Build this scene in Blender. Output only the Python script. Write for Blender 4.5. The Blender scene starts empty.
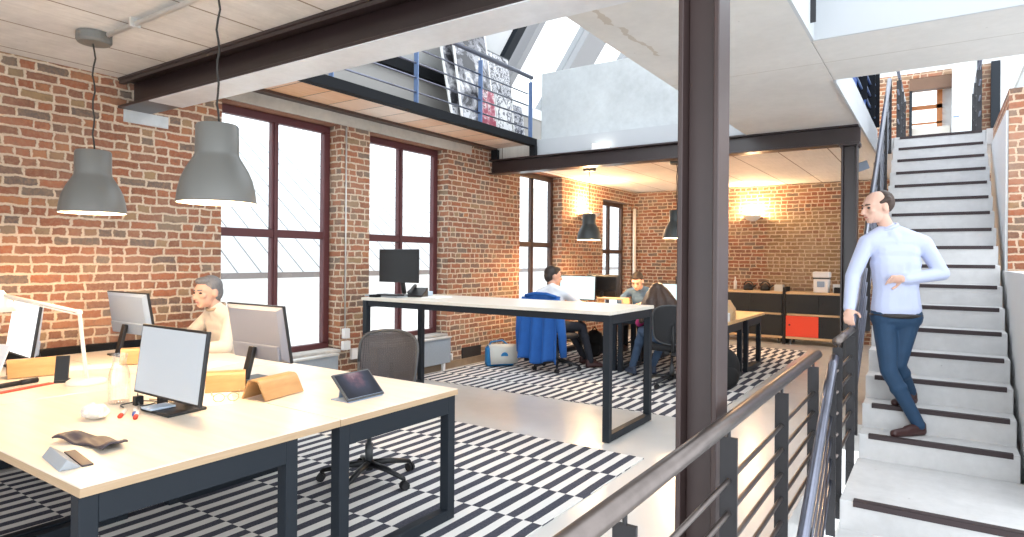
import bpy, bmesh, math, random
from mathutils import Vector as V, Matrix, noise
R = random.Random(7)
SC = bpy.context.scene
COL = SC.collection
rad = math.radians

# ------------------------------------------------------------------ materials
class NT:
    """small helper to wire shader nodes"""
    def __init__(s, name):
        s.m = bpy.data.materials.new(name); s.m.use_nodes = True
        s.t = s.m.node_tree; s.bs = s.t.nodes['Principled BSDF']; s.out = s.t.nodes['Material Output']
    def n(s, typ, **kw):
        nd = s.t.nodes.new(typ)
        for k, v in kw.items(): setattr(nd, k, v)
        return nd
    def put(s, sock, v):
        if hasattr(v, 'is_output'): s.t.links.new(v, sock)
        else: sock.default_value = v
    def f(s, op, a, b=0.0, c=0.0, clamp=False):
        nd = s.n('ShaderNodeMath', operation=op, use_clamp=clamp)
        for i, v in enumerate((a, b, c)): s.put(nd.inputs[i], v)
        return nd.outputs[0]
    def mix(s, fac, a, b, typ='MIX'):
        nd = s.n('ShaderNodeMix', data_type='RGBA', blend_type=typ)
        s.put(nd.inputs[0], fac)
        s.put(nd.inputs[6], a if hasattr(a, 'is_output') else (*a, 1)); s.put(nd.inputs[7], b if hasattr(b, 'is_output') else (*b, 1))
        return nd.outputs[2]
    def noise(s, vec, scale, detail=3, rough=.55, dist=0):
        nd = s.n('ShaderNodeTexNoise'); s.put(nd.inputs['Vector'], vec)
        nd.inputs['Scale'].default_value = scale; nd.inputs['Detail'].default_value = detail
        nd.inputs['Roughness'].default_value = rough; nd.inputs['Distortion'].default_value = dist
        return nd.outputs['Fac']
    def white(s, x, y, z=0.0):
        cv = s.n('ShaderNodeCombineXYZ')
        for i, v in enumerate((x, y, z)): s.put(cv.inputs[i], v)
        nd = s.n('ShaderNodeTexWhiteNoise', noise_dimensions='3D'); s.t.links.new(cv.outputs[0], nd.inputs['Vector'])
        return nd.outputs['Value']
    def ramp(s, fac, stops, interp='LINEAR'):
        nd = s.n('ShaderNodeValToRGB'); cr = nd.color_ramp; cr.interpolation = interp
        while len(cr.elements) < len(stops): cr.elements.new(.5)
        for e, (p, c) in zip(cr.elements, stops):
            e.position = p; e.color = (*c, 1) if len(c) == 3 else c
        s.put(nd.inputs[0], fac); return nd.outputs[0]
    def pos(s):
        g = s.n('ShaderNodeNewGeometry'); x = s.n('ShaderNodeSeparateXYZ'); s.t.links.new(g.outputs['Position'], x.inputs[0])
        nn = s.n('ShaderNodeSeparateXYZ'); s.t.links.new(g.outputs['True Normal'], nn.inputs[0])
        return g.outputs['Position'], x.outputs, nn.outputs
    def obj(s):
        c = s.n('ShaderNodeTexCoord'); x = s.n('ShaderNodeSeparateXYZ'); s.t.links.new(c.outputs['Object'], x.inputs[0])
        return c.outputs['Object'], x.outputs
    def set(s, **kw):
        for k, v in kw.items():
            k = k.replace('_', ' ')
            s.put(s.bs.inputs[k], (*v, 1) if isinstance(v, tuple) and len(v) == 3 else v)
    def bump(s, h, strength=.3, dist=.01):
        b = s.n('ShaderNodeBump'); b.inputs['Strength'].default_value = strength; b.inputs['Distance'].default_value = dist
        s.t.links.new(h, b.inputs['Height']); s.t.links.new(b.outputs[0], s.bs.inputs['Normal'])

def flat(name, col, rough=.5, metal=0, spec=.5, emit=None, es=1, var=0, coat=0, vs=6):
    t = NT(name); t.set(Base_Color=col, Roughness=rough, Metallic=metal)
    t.bs.inputs['Specular IOR Level'].default_value = spec
    if coat: t.bs.inputs['Coat Weight'].default_value = coat
    if emit: t.set(Emission_Color=emit, Emission_Strength=es)
    if var:
        o, x = t.obj(); nz = t.noise(o, vs, 5)
        t.set(Base_Color=t.mix(nz, tuple(c * (1 - var) for c in col), tuple(min(1, c * (1 + var)) for c in col)))
    return t.m

def brick_mat(name, tint=(1, 1, 1), infill=False, pale=0.0):
    t = NT(name); P, x, nn = t.pos()
    ax = t.f('ABSOLUTE', nn[0]); ay = t.f('ABSOLUTE', nn[1])
    u = t.f('ADD', t.f('MULTIPLY', x[1], ax), t.f('MULTIPLY', x[0], ay)); v = x[2]
    n1 = t.noise(P, 9, 2); n2 = t.noise(P, 23, 2); n3 = t.noise(P, 60, 4)
    u = t.f('ADD', u, t.f('MULTIPLY', t.f('SUBTRACT', n2, .5), .034))
    v = t.f('ADD', v, t.f('MULTIPLY', t.f('SUBTRACT', n1, .5), .03))
    h, w = .0715, .215
    vr = t.f('DIVIDE', v, h); row = t.f('FLOOR', vr); fy = t.f('FRACT', vr)
    off = t.f('ADD', t.f('MULTIPLY', t.f('MODULO', row, 2), .5), t.f('MULTIPLY', t.white(row, 3.3), .35))
    uu = t.f('ADD', t.f('DIVIDE', u, w), off); col = t.f('FLOOR', uu); fx = t.f('FRACT', uu)
    dx = t.f('MULTIPLY', t.f('MINIMUM', fx, t.f('SUBTRACT', 1, fx)), w)
    dy = t.f('MULTIPLY', t.f('MINIMUM', fy, t.f('SUBTRACT', 1, fy)), h)
    hd = t.f('LESS_THAN', t.white(col, row, 7), .42)
    dm = t.f('MULTIPLY', t.f('ABSOLUTE', t.f('SUBTRACT', fx, .5)), w)
    dm = t.f('ADD', dm, t.f('MULTIPLY', t.f('SUBTRACT', 1, hd), 1))
    d = t.f('MINIMUM', t.f('MINIMUM', dx, dm), dy)
    d = t.f('ADD', d, t.f('MULTIPLY', t.f('SUBTRACT', n3, .5), .013))
    mr = t.n('ShaderNodeMapRange', interpolation_type='SMOOTHSTEP'); t.put(mr.inputs[0], d)
    mr.inputs[1].default_value = .0050; mr.inputs[2].default_value = .0125; mask = mr.outputs[0]
    sub = t.f('MULTIPLY', t.f('GREATER_THAN', fx, .5), hd)
    rnd = t.white(col, row, sub)
    bc = t.ramp(rnd, [(0, (.13, .036, .020)), (.16, (.24, .060, .026)), (.34, (.30, .082, .034)), (.46, (.17, .060, .040)), (.58, (.26, .10, .055)), (.66, (.34, .12, .045)),
                      (.72, (.10, .055, .045)), (.80, (.075, .066, .066)), (.87, (.115, .10, .085)), (.93, (.25, .17, .085)), (1, (.20, .085, .055))])
    if infill:      # a patch of paler replacement bricks in the middle of the far wall
        mx = t.n('ShaderNodeMapRange', interpolation_type='SMOOTHSTEP'); t.put(mx.inputs[0], t.f('ABSOLUTE', t.f('ADD', x[0], 2.05)))
        mx.inputs[1].default_value = .80; mx.inputs[2].default_value = .62
        mz = t.n('ShaderNodeMapRange', interpolation_type='SMOOTHSTEP'); t.put(mz.inputs[0], t.f('ADD', x[2], t.f('MULTIPLY', n1, .3)))
        mz.inputs[1].default_value = 2.65; mz.inputs[2].default_value = 2.45
        yb = t.ramp(rnd, [(0, (.20, .13, .055)), (.4, (.28, .19, .09)), (.75, (.34, .25, .13)), (1, (.20, .085, .045))])
        bc = t.mix(t.f('MULTIPLY', mx.outputs[0], mz.outputs[0]), bc, yb)
    grain = t.noise(P, 38, 6, .7)
    gm = t.noise(P, 16, 4, .6)
    bc = t.mix(t.f('MULTIPLY', t.f('SUBTRACT', grain, .42), 2.2, clamp=True), bc, t.mix(gm, (.20, .075, .04), (.36, .25, .16)))
    bc = t.mix(t.f('MULTIPLY', t.f('SUBTRACT', .46, gm), 2.6, clamp=True), bc, (.06, .035, .03))
    big = t.noise(P, 1.1, 4, .6)
    wash = t.f('MULTIPLY', t.f('SUBTRACT', big, .47, 0), 2.2 + pale * 3, clamp=True)
    bc = t.mix(t.f('MULTIPLY', wash, .34 + pale * .45), bc, (.42, .33, .26))
    mortar = t.mix(t.noise(P, 14, 4), (.42, .32, .23), (.68, .55, .42))
    bc = t.mix(.14, bc, (.55, .36, .24)); bc = t.mix(mask, mortar, bc)
    bc = t.mix(1, bc, tint, 'MULTIPLY')
    t.set(Base_Color=bc, Roughness=.9); t.bs.inputs['Specular IOR Level'].default_value = .2
    t.bump(t.f('ADD', mask, t.f('MULTIPLY', grain, .5)), .7, .012)
    return t.m

def concrete(name, col, var=.12, rough=.8, planks=None, spots=True, crack=False, grain=None):
    t = NT(name); P, x, nn = t.pos()
    a = t.noise(P, 1.3, 5, .6); b = t.noise(P, 12, 5, .65)
    m = t.f('ADD', t.f('MULTIPLY', a, .65), t.f('MULTIPLY', b, .35))
    lo = tuple(c * (1 - var * 2) for c in col); hi = tuple(min(1, c * (1 + var)) for c in col)
    c = t.mix(t.f('MULTIPLY', t.f('SUBTRACT', m, .3), 2.4, clamp=True), lo, hi)
    hgt = b
    if spots:
        vo = t.n('ShaderNodeTexVoronoi', feature='F1'); t.put(vo.inputs['Vector'], P); vo.inputs['Scale'].default_value = 6
        sp = t.f('LESS_THAN', vo.outputs['Distance'], .035)
        c = t.mix(t.f('MULTIPLY', sp, .5), c, tuple(k * .45 for k in col))
    if planks:       # (axis the boards are counted along, board width, joint darkness)
        i, w, dk = planks
        q = t.f('ADD', t.f('DIVIDE', x[i], w), t.f('MULTIPLY', t.noise(P, .8, 2), .02)); fr = t.f('FRACT', q)
        j = t.f('LESS_THAN', t.f('MINIMUM', fr, t.f('SUBTRACT', 1, fr)), .008 / w)
        tone = t.white(t.f('FLOOR', q), 1.7)
        c = t.mix(t.f('MULTIPLY', tone, .22), c, tuple(k * .72 for k in col))
        st = t.n('ShaderNodeMapping'); t.put(st.inputs['Vector'], P); st.inputs['Scale'].default_value = (1.2, 22, 1) if i == 1 else (22, 1.2, 1)
        gr = t.noise(st.outputs[0], 1.6, 4, .7)
        c = t.mix(t.f('MULTIPLY', t.f('SUBTRACT', gr, .45, 0), 1.2, clamp=True), c, tuple(k * .66 for k in col))
        c = t.mix(t.f('MULTIPLY', j, dk), c, (.16, .11, .07))
    if crack:
        wob = t.f('MULTIPLY', t.f('SUBTRACT', t.noise(P, 5, 4), .5), .16)
        ln = t.f('ABSOLUTE', t.f('SUBTRACT', t.f('ADD', x[0], wob), t.f('ADD', -1.665, t.f('MULTIPLY', t.f('SUBTRACT', x[1], 3.85), -.01))))
        on = t.f('MULTIPLY', t.f('GREATER_THAN', x[1], 3.3), t.f('LESS_THAN', x[1], 4.3))
        k = t.f('MULTIPLY', t.f('LESS_THAN', ln, t.f('SUBTRACT', t.f('MULTIPLY', t.noise(P, 6, 4), .08), .026)), on)
        c = t.mix(t.f('MULTIPLY', k, .5), c, (.34, .27, .18))
        jn = t.f('LESS_THAN', t.f('ABSOLUTE', t.f('SUBTRACT', x[1], 5.1)), .006)
        c = t.mix(t.f('MULTIPLY', jn, .5), c, (.3, .27, .22))
    t.set(Base_Color=c, Roughness=rough); t.bump(hgt, .12, .01)
    return t.m

def wood(name, a, b, scale=(3, 40, 3), rough=.45, planks=None):
    t = NT(name); o, x = t.obj()
    mp = t.n('ShaderNodeMapping'); t.put(mp.inputs['Vector'], o); mp.inputs['Scale'].default_value = scale
    g = t.noise(mp.outputs[0], 1, 6, .6, .6)
    c = t.ramp(g, [(.3, a), (.7, b)])
    if planks:
        q = t.f('DIVIDE', x[planks[0]], planks[1]); fr = t.f('FRACT', q); tone = t.white(t.f('FLOOR', q), 4.1)
        c = t.mix(t.f('MULTIPLY', tone, planks[2]), c, planks[3])
        c = t.mix(t.f('LESS_THAN', fr, .03), c, (.05, .03, .02))
    t.set(Base_Color=c, Roughness=rough); return t.m

def rug_mat(name, x0, y0):
    t = NT(name); P, x, nn = t.pos()
    wob = t.f('MULTIPLY', t.f('SUBTRACT', t.noise(P, 2.2, 2), .5), .022)
    v = t.f('DIVIDE', t.f('SUBTRACT', x[1], y0), -.49); band = t.f('FLOOR', t.f('ADD', v, t.f('MULTIPLY', wob, .4)))
    u = t.f('ADD', t.f('DIVIDE', t.f('SUBTRACT', x0, t.f('ADD', x[0], wob)), .124), t.f('MULTIPLY', t.f('MODULO', t.f('ADD', band, 40), 2), .5))
    s = t.f('FRACT', u)
    st = t.f('GREATER_THAN', s, .5)
    nz = t.noise(P, 90, 3)
    c = t.mix(st, (.78, .76, .73), t.mix(t.noise(P, 1.7, 3), (.012, .015, .034), (.022, .027, .055)))
    c = t.mix(t.f('MULTIPLY', nz, .25), c, (.45, .44, .44))
    t.set(Base_Color=c, Roughness=.95); t.bs.inputs['Specular IOR Level'].default_value = .1
    t.bump(nz, .25, .004); return t.m

M = {}
M['brick'] = brick_mat('red_brick')
M['brick_far'] = brick_mat('far_brick', infill=True, pale=.25)
M['brick_pale'] = brick_mat('pale_brick', tint=(1.15, 1.05, 1.0), pale=.8)
M['ceil'] = concrete('board_formed_concrete', (.70, .68, .65), .14, planks=(0, .60, .85))
M['ceil_far'] = concrete('far_ceiling_concrete', (.76, .73, .67), .08, planks=(0, .60, .8))
M['soffit'] = concrete('soffit_concrete', (.60, .585, .56), .07, crack=True)
M['fascia'] = flat('fascia_paint', (.44, .46, .48), .8, var=.03)
M['rafter'] = flat('pale_rafter', (.30, .30, .31), .8)
M['flange_reflection'] = concrete('pale_flange_reflection', (.64, .66, .69), .12, rough=.35, spots=False)  # bright reflection on the beam's bottom flange, put into the colour
M['slab'] = concrete('slab_concrete', (.66, .66, .65), .05)
M['upstand'] = concrete('upstand_concrete', (.52, .55, .56), .12, spots=False)
M['stair'] = concrete('stair_concrete', (.60, .60, .60), .10)
M['lintel'] = concrete('lintel_concrete', (.50, .46, .40), .15)
M['plaster'] = flat('white_plaster', (.70, .71, .71), .85, var=.03)
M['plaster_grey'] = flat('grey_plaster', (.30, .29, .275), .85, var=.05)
def floor_mat():
    t = NT('polished_concrete'); P, x, nn = t.pos()
    a = t.noise(P, .9, 6, .6); b = t.noise(P, 6, 5, .6)
    c = t.mix(a, (.57, .56, .54), (.68, .67, .65)); c = t.mix(t.f('MULTIPLY', b, .2), c, (.60, .58, .55))
    t.set(Base_Color=c, Roughness=t.f('ADD', .11, t.f('MULTIPLY', b, .22))); t.bs.inputs['Specular IOR Level'].default_value = .5
    return t.m
M['floor'] = floor_mat()
M['steel'] = flat('brown_painted_steel', (.026, .015, .015), .32, 0, .7, var=.25, vs=3)
M['steel_col'] = flat('column_paint', (.042, .024, .022), .42, 0, .55, var=.3, vs=3)
M['frame'] = flat('charcoal_frame', (.014, .019, .026), .5, 0, .25)
M['rail'] = flat('raw_steel', (.16, .135, .125), .33, .85, .5, var=.3, vs=14)
M['post'] = flat('blackened_steel', (.030, .029, .032), .45, .3, .5, var=.25, vs=10)
M['rail_blue'] = flat('blued_steel', (.19, .20, .25), .28, .9, .5, var=.3, vs=12)
M['post_blue'] = flat('blue_reflection_post', (.13, .20, .36), .4, .3, .5)  # steel whose blue reflection is put into the base colour
M['mezz'] = flat('dark_channel_steel', (.006, .007, .009), .75, 0, .2)
M['birch'] = wood('birch_top', (.71, .63, .53), (.80, .73, .63), (2, 26, 2), .3)
M['birch_edge'] = wood('birch_edge', (.42, .29, .17), (.50, .36, .23), (4, 4, 90), .5)
M['pale_top'] = wood('pale_laminate', (.70, .66, .58), (.76, .72, .64), (2, 20, 2), .35)
M['ply'] = wood('bent_plywood', (.44, .24, .09), (.56, .34, .15), (3, 30, 3), .4)
M['oak'] = wood('oak_edge', (.55, .37, .20), (.68, .48, .28), (3, 30, 3), .5)
M['oak_top'] = wood('oak_top', (.58, .36, .17), (.70, .47, .24), (2, 30, 2), .4)
M['soffit_wood'] = wood('soffit_boards', (.60, .27, .10), (.72, .40, .20), (30, 3, 3), .5, planks=(1, .36, .9, (.80, .74, .68)))  # pale boards; the orange tone paints in reflected warm light
M['win'] = flat('oxblood_window_frame', (.085, .022, .024), .45, var=.2)
M['win_brown'] = flat('brown_window_frame', (.06, .032, .024), .45, var=.2)
M['sill'] = concrete('rough_sill', (.55, .52, .48), .25, spots=False)
def glass_mat():
    t = NT('window_glass'); tr = t.n('ShaderNodeBsdfTransparent'); gl = t.n('ShaderNodeBsdfGlossy'); gl.inputs['Roughness'].default_value = .03
    mx = t.n('ShaderNodeMixShader'); mx.inputs[0].default_value = .06
    tr.inputs[0].default_value = (.96, .98, .98, 1)
    t.t.links.new(tr.outputs[0], mx.inputs[1]); t.t.links.new(gl.outputs[0], mx.inputs[2]); t.t.links.new(mx.outputs[0], t.out.inputs[0]); return t.m
M['glass'] = glass_mat()
def carafe_mat():
    t = NT('clear_carafe'); tr = t.n('ShaderNodeBsdfTransparent'); gl = t.n('ShaderNodeBsdfGlossy'); gl.inputs['Roughness'].default_value = .08
    lw = t.n('ShaderNodeLayerWeight'); lw.inputs[0].default_value = .35
    mx = t.n('ShaderNodeMixShader'); t.t.links.new(t.f('ADD', .12, t.f('MULTIPLY', lw.outputs['Facing'], .6)), mx.inputs[0])
    t.t.links.new(tr.outputs[0], mx.inputs[1]); t.t.links.new(gl.outputs[0], mx.inputs[2]); t.t.links.new(mx.outputs[0], t.out.inputs[0]); return t.m
M['carafe'] = carafe_mat()
M['black'] = flat('black_plastic', (.008, .009, .011), .4)
M['matt_black'] = flat('matt_black', (.012, .012, .014), .8)
M['dark_grey'] = flat('dark_grey_plastic', (.06, .065, .07), .45)
M['silver'] = flat('silver_plastic', (.27, .36, .50), .4, 0)
M['silver_dark'] = flat('grey_monitor_back', (.19, .22, .29), .4, 0)
M['white'] = flat('white_plastic', (.80, .80, .80), .4)
M['cream'] = flat('cream_metal', (.80, .76, .68), .4)
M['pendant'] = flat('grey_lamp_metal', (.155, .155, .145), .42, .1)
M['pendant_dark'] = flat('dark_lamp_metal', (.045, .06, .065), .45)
M['pend_in'] = flat('lamp_white_inside', (.85, .82, .76), .6)
M['bulb'] = flat('lit_bulb', (1, .9, .7), .5, emit=(1, .78, .45), es=9)
M['cord'] = flat('braided_cord', (.03, .027, .024), .7)
M['conduit'] = flat('galvanised_conduit', (.62, .61, .58), .35, .3)
M['radiator'] = flat('grey_radiator', (.30, .34, .38), .5, var=.1, vs=40)
M['screen_grey'] = flat('screen_blank', (.25, .28, .31), .25, emit=(.60, .66, .71), es=.15)
M['screen_white'] = flat('screen_lit', (.6, .6, .6), .3, emit=(.92, .97, 1), es=.42)
M['screen_cyan'] = None
def lit_screen(name, base, line, es):
    t = NT(name); o, x = t.obj()
    r1 = t.white(t.f('FLOOR', t.f('MULTIPLY', x[2], 60)), t.f('FLOOR', t.f('MULTIPLY', x[0], 14)))
    ln = t.f('MULTIPLY', t.f('GREATER_THAN', t.f('FRACT', t.f('MULTIPLY', x[2], 60)), .55), t.f('GREATER_THAN', r1, .55))
    c = t.mix(t.f('MULTIPLY', ln, .45), base, line)
    t.set(Base_Color=(.05, .05, .05), Roughness=.3, Emission_Color=c, Emission_Strength=es); return t.m
M['screen_cyan'] = lit_screen('screen_spreadsheet', (.72, .93, .95), (.35, .55, .62), .42)
def tablet_mat():
    t = NT('tablet_screen'); o, x = t.obj(); nz = t.noise(o, 16, 5, .65)
    r2 = t.f('SQRT', t.f('ADD', t.f('POWER', x[0], 2), t.f('POWER', t.f('SUBTRACT', x[2], .12), 2)))
    k = t.f('MULTIPLY', t.f('SUBTRACT', 1, t.f('MULTIPLY', r2, 9), clamp=True), nz)
    c = t.ramp(t.f('ADD', t.f('MULTIPLY', k, 1.5), t.f('MULTIPLY', nz, .12)), [(.05, (.015, .02, .035)), (.35, (.05, .06, .10)), (.6, (.22, .12, .16)), (.9, (.45, .35, .38))])
    t.set(Base_Color=(.01, .01, .012), Roughness=.6, Specular_IOR_Level=.15, Emission_Color=c, Emission_Strength=.28); return t.m
M['tablet'] = tablet_mat()
M['skin'] = flat('skin', (.62, .36, .26), .5, var=.06)
M['skin_pale'] = flat('skin_pale', (.68, .42, .32), .5, var=.06)
M['lip'] = flat('lips', (.45, .18, .15), .5)
M['eye'] = flat('eye', (.05, .04, .035), .2)
M['hair_grey'] = flat('grey_hair', (.15, .15, .155), .6, var=.5, vs=60)
M['hair_dark'] = flat('dark_hair', (.022, .015, .012), .55, var=.4, vs=60)
M['hair_brown'] = flat('brown_hair', (.045, .024, .016), .5, var=.5, vs=40)
M['sweater'] = flat('cream_sweater', (.62, .56, .48), .9, var=.08, vs=30)
M['collar'] = flat('tan_collar', (.40, .30, .20), .9)
M['shirt_white'] = flat('white_shirt', (.74, .76, .80), .8)
M['shirt_blue'] = flat('pale_blue_shirt', (.50, .55, .74), .8, var=.05)
M['denim_shirt'] = flat('denim_shirt', (.07, .13, .22), .85, var=.2, vs=25)
M['trousers'] = flat('navy_trousers', (.012, .045, .10), .75, var=.25, vs=9)
M['dark_trousers'] = flat('dark_trousers', (.012, .014, .022), .85)
M['jeans'] = flat('blue_jeans', (.05, .09, .16), .85, var=.3, vs=20)
M['magenta'] = flat('magenta_top', (.42, .03, .17), .8)
M['shoe'] = flat('dark_brown_shoe', (.045, .015, .014), .4)
M['shoe_blue'] = flat('dark_blue_boot', (.03, .045, .08), .6)
M['belt'] = flat('dark_belt', (.02, .014, .012), .5)
M['jacket'] = flat('bright_blue_cloth', (.008, .095, .36), .75, var=.2, vs=7)
M['bag_blue'] = flat('bag_blue', (.02, .20, .48), .7, var=.15)
M['bag_grey'] = flat('bag_grey_flap', (.52, .52, .48), .8, var=.1)
M['bag_black'] = flat('black_nylon', (.012, .012, .013), .85, var=.3)
def mesh_fabric():
    t = NT('chair_mesh_weave'); o, x = t.obj()
    a = t.f('FRACT', t.f('MULTIPLY', x[0], 70)); b = t.f('FRACT', t.f('MULTIPLY', x[2], 85))
    hole = t.f('MULTIPLY', t.f('GREATER_THAN', a, .45), t.f('GREATER_THAN', b, .45))
    tr = t.n('ShaderNodeBsdfTransparent'); mx = t.n('ShaderNodeMixShader')
    t.put(mx.inputs[0], t.f('MULTIPLY', hole, .55)); t.t.links.new(t.bs.outputs[0], mx.inputs[1]); t.t.links.new(tr.outputs[0], mx.inputs[2])
    t.t.links.new(mx.outputs[0], t.out.inputs[0]); t.set(Base_Color=(.05, .05, .06), Roughness=.55); return t.m
M['weave'] = mesh_fabric()
M['cab_black'] = flat('black_laminate', (.005, .0065, .009), .5)
M['cab_red'] = flat('red_laminate', (.75, .062, .025), .5)
M['strip'] = flat('rubber_nosing', (.040, .026, .028), .7, var=.2)
M['rug1'] = rug_mat('striped_rug_near', -1.83, 4.50)
M['rug2'] = rug_mat('striped_rug_far', -1.80, 5.86)
M['paper'] = flat('white_paper', (.78, .78, .77), .8)
M['note'] = flat('pale_blue_pad', (.50, .60, .72), .6)
M['grey_case'] = flat('grey_case', (.34, .37, .40), .5)
M['fabric_dark'] = flat('dark_satin', (.05, .045, .06), .5, var=.3)
M['crumple'] = flat('crumpled_paper', (.74, .70, .64), .8)
M['red'] = flat('red_marker', (.60, .06, .03), .5)
M['blue'] = flat('blue_marker', (.06, .13, .42), .5)
M['door_white'] = flat('white_door', (.78, .82, .83), .5)
M['orange_wood'] = flat('orange_window_wood', (.55, .20, .06), .5, var=.15)
M['brown_wood'] = flat('brown_lintel_wood', (.16, .085, .05), .6, var=.2)
M['roof_metal'] = None
def seam_roof():
    t = NT('neighbour_roof'); P, x, nn = t.pos()
    fr = t.f('FRACT', t.f('DIVIDE', x[1], .40)); k = t.f('LESS_THAN', fr, .07)
    c = t.mix(t.f('MULTIPLY', k, .8), (.62, .62, .63), (.07, .07, .07)); t.set(Base_Color=c, Roughness=.7); return t.m
M['roof_metal'] = seam_roof()
M['neigh_wall'] = flat('neighbour_render', (.86, .85, .83), .9, var=.03)
M['gutter'] = flat('gutter', (.22, .19, .18), .6)
def poster_mat(name, seed, cols, sc):
    t = NT(name); o, x = t.obj()
    mp = t.n('ShaderNodeMapping'); t.put(mp.inputs['Vector'], o); mp.inputs['Location'].default_value = (seed, seed * 1.7, seed * .3)
    nz = t.noise(mp.outputs[0], sc, 4, .6, .5)
    t.set(Base_Color=t.ramp(nz, cols, 'CONSTANT'), Roughness=.35); return t.m
BW = [(0, (.03, .03, .035)), (.42, (.16, .16, .18)), (.5, (.35, .35, .37)), (.57, (.62, .62, .64)), (.66, (.10, .10, .12))]
M['poster_a'] = poster_mat('print_portrait', 1.3, BW, 5)
M['poster_b'] = poster_mat('print_crowd', 4.1, [(0, (.05, .05, .06)), (.45, (.5, .5, .52)), (.52, (.12, .12, .14)), (.58, (.66, .66, .68))], 14)
M['poster_r'] = poster_mat('print_red', 7.7, [(0, (.30, .06, .09)), (.46, (.45, .16, .20)), (.54, (.60, .52, .52)), (.6, (.16, .06, .08))], 9)
M['poster_w'] = poster_mat('print_white', 9.2, [(0, (.7, .7, .7)), (.48, (.15, .15, .17)), (.55, (.72, .72, .72)), (.66, (.3, .3, .32))], 8)
M['exit_glow'] = flat('emergency_lamp', (.9, .9, .9), .3, emit=(1, .97, .85), es=1.2)
M['green'] = flat('green_bottle', (.03, .08, .03), .3)

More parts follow.
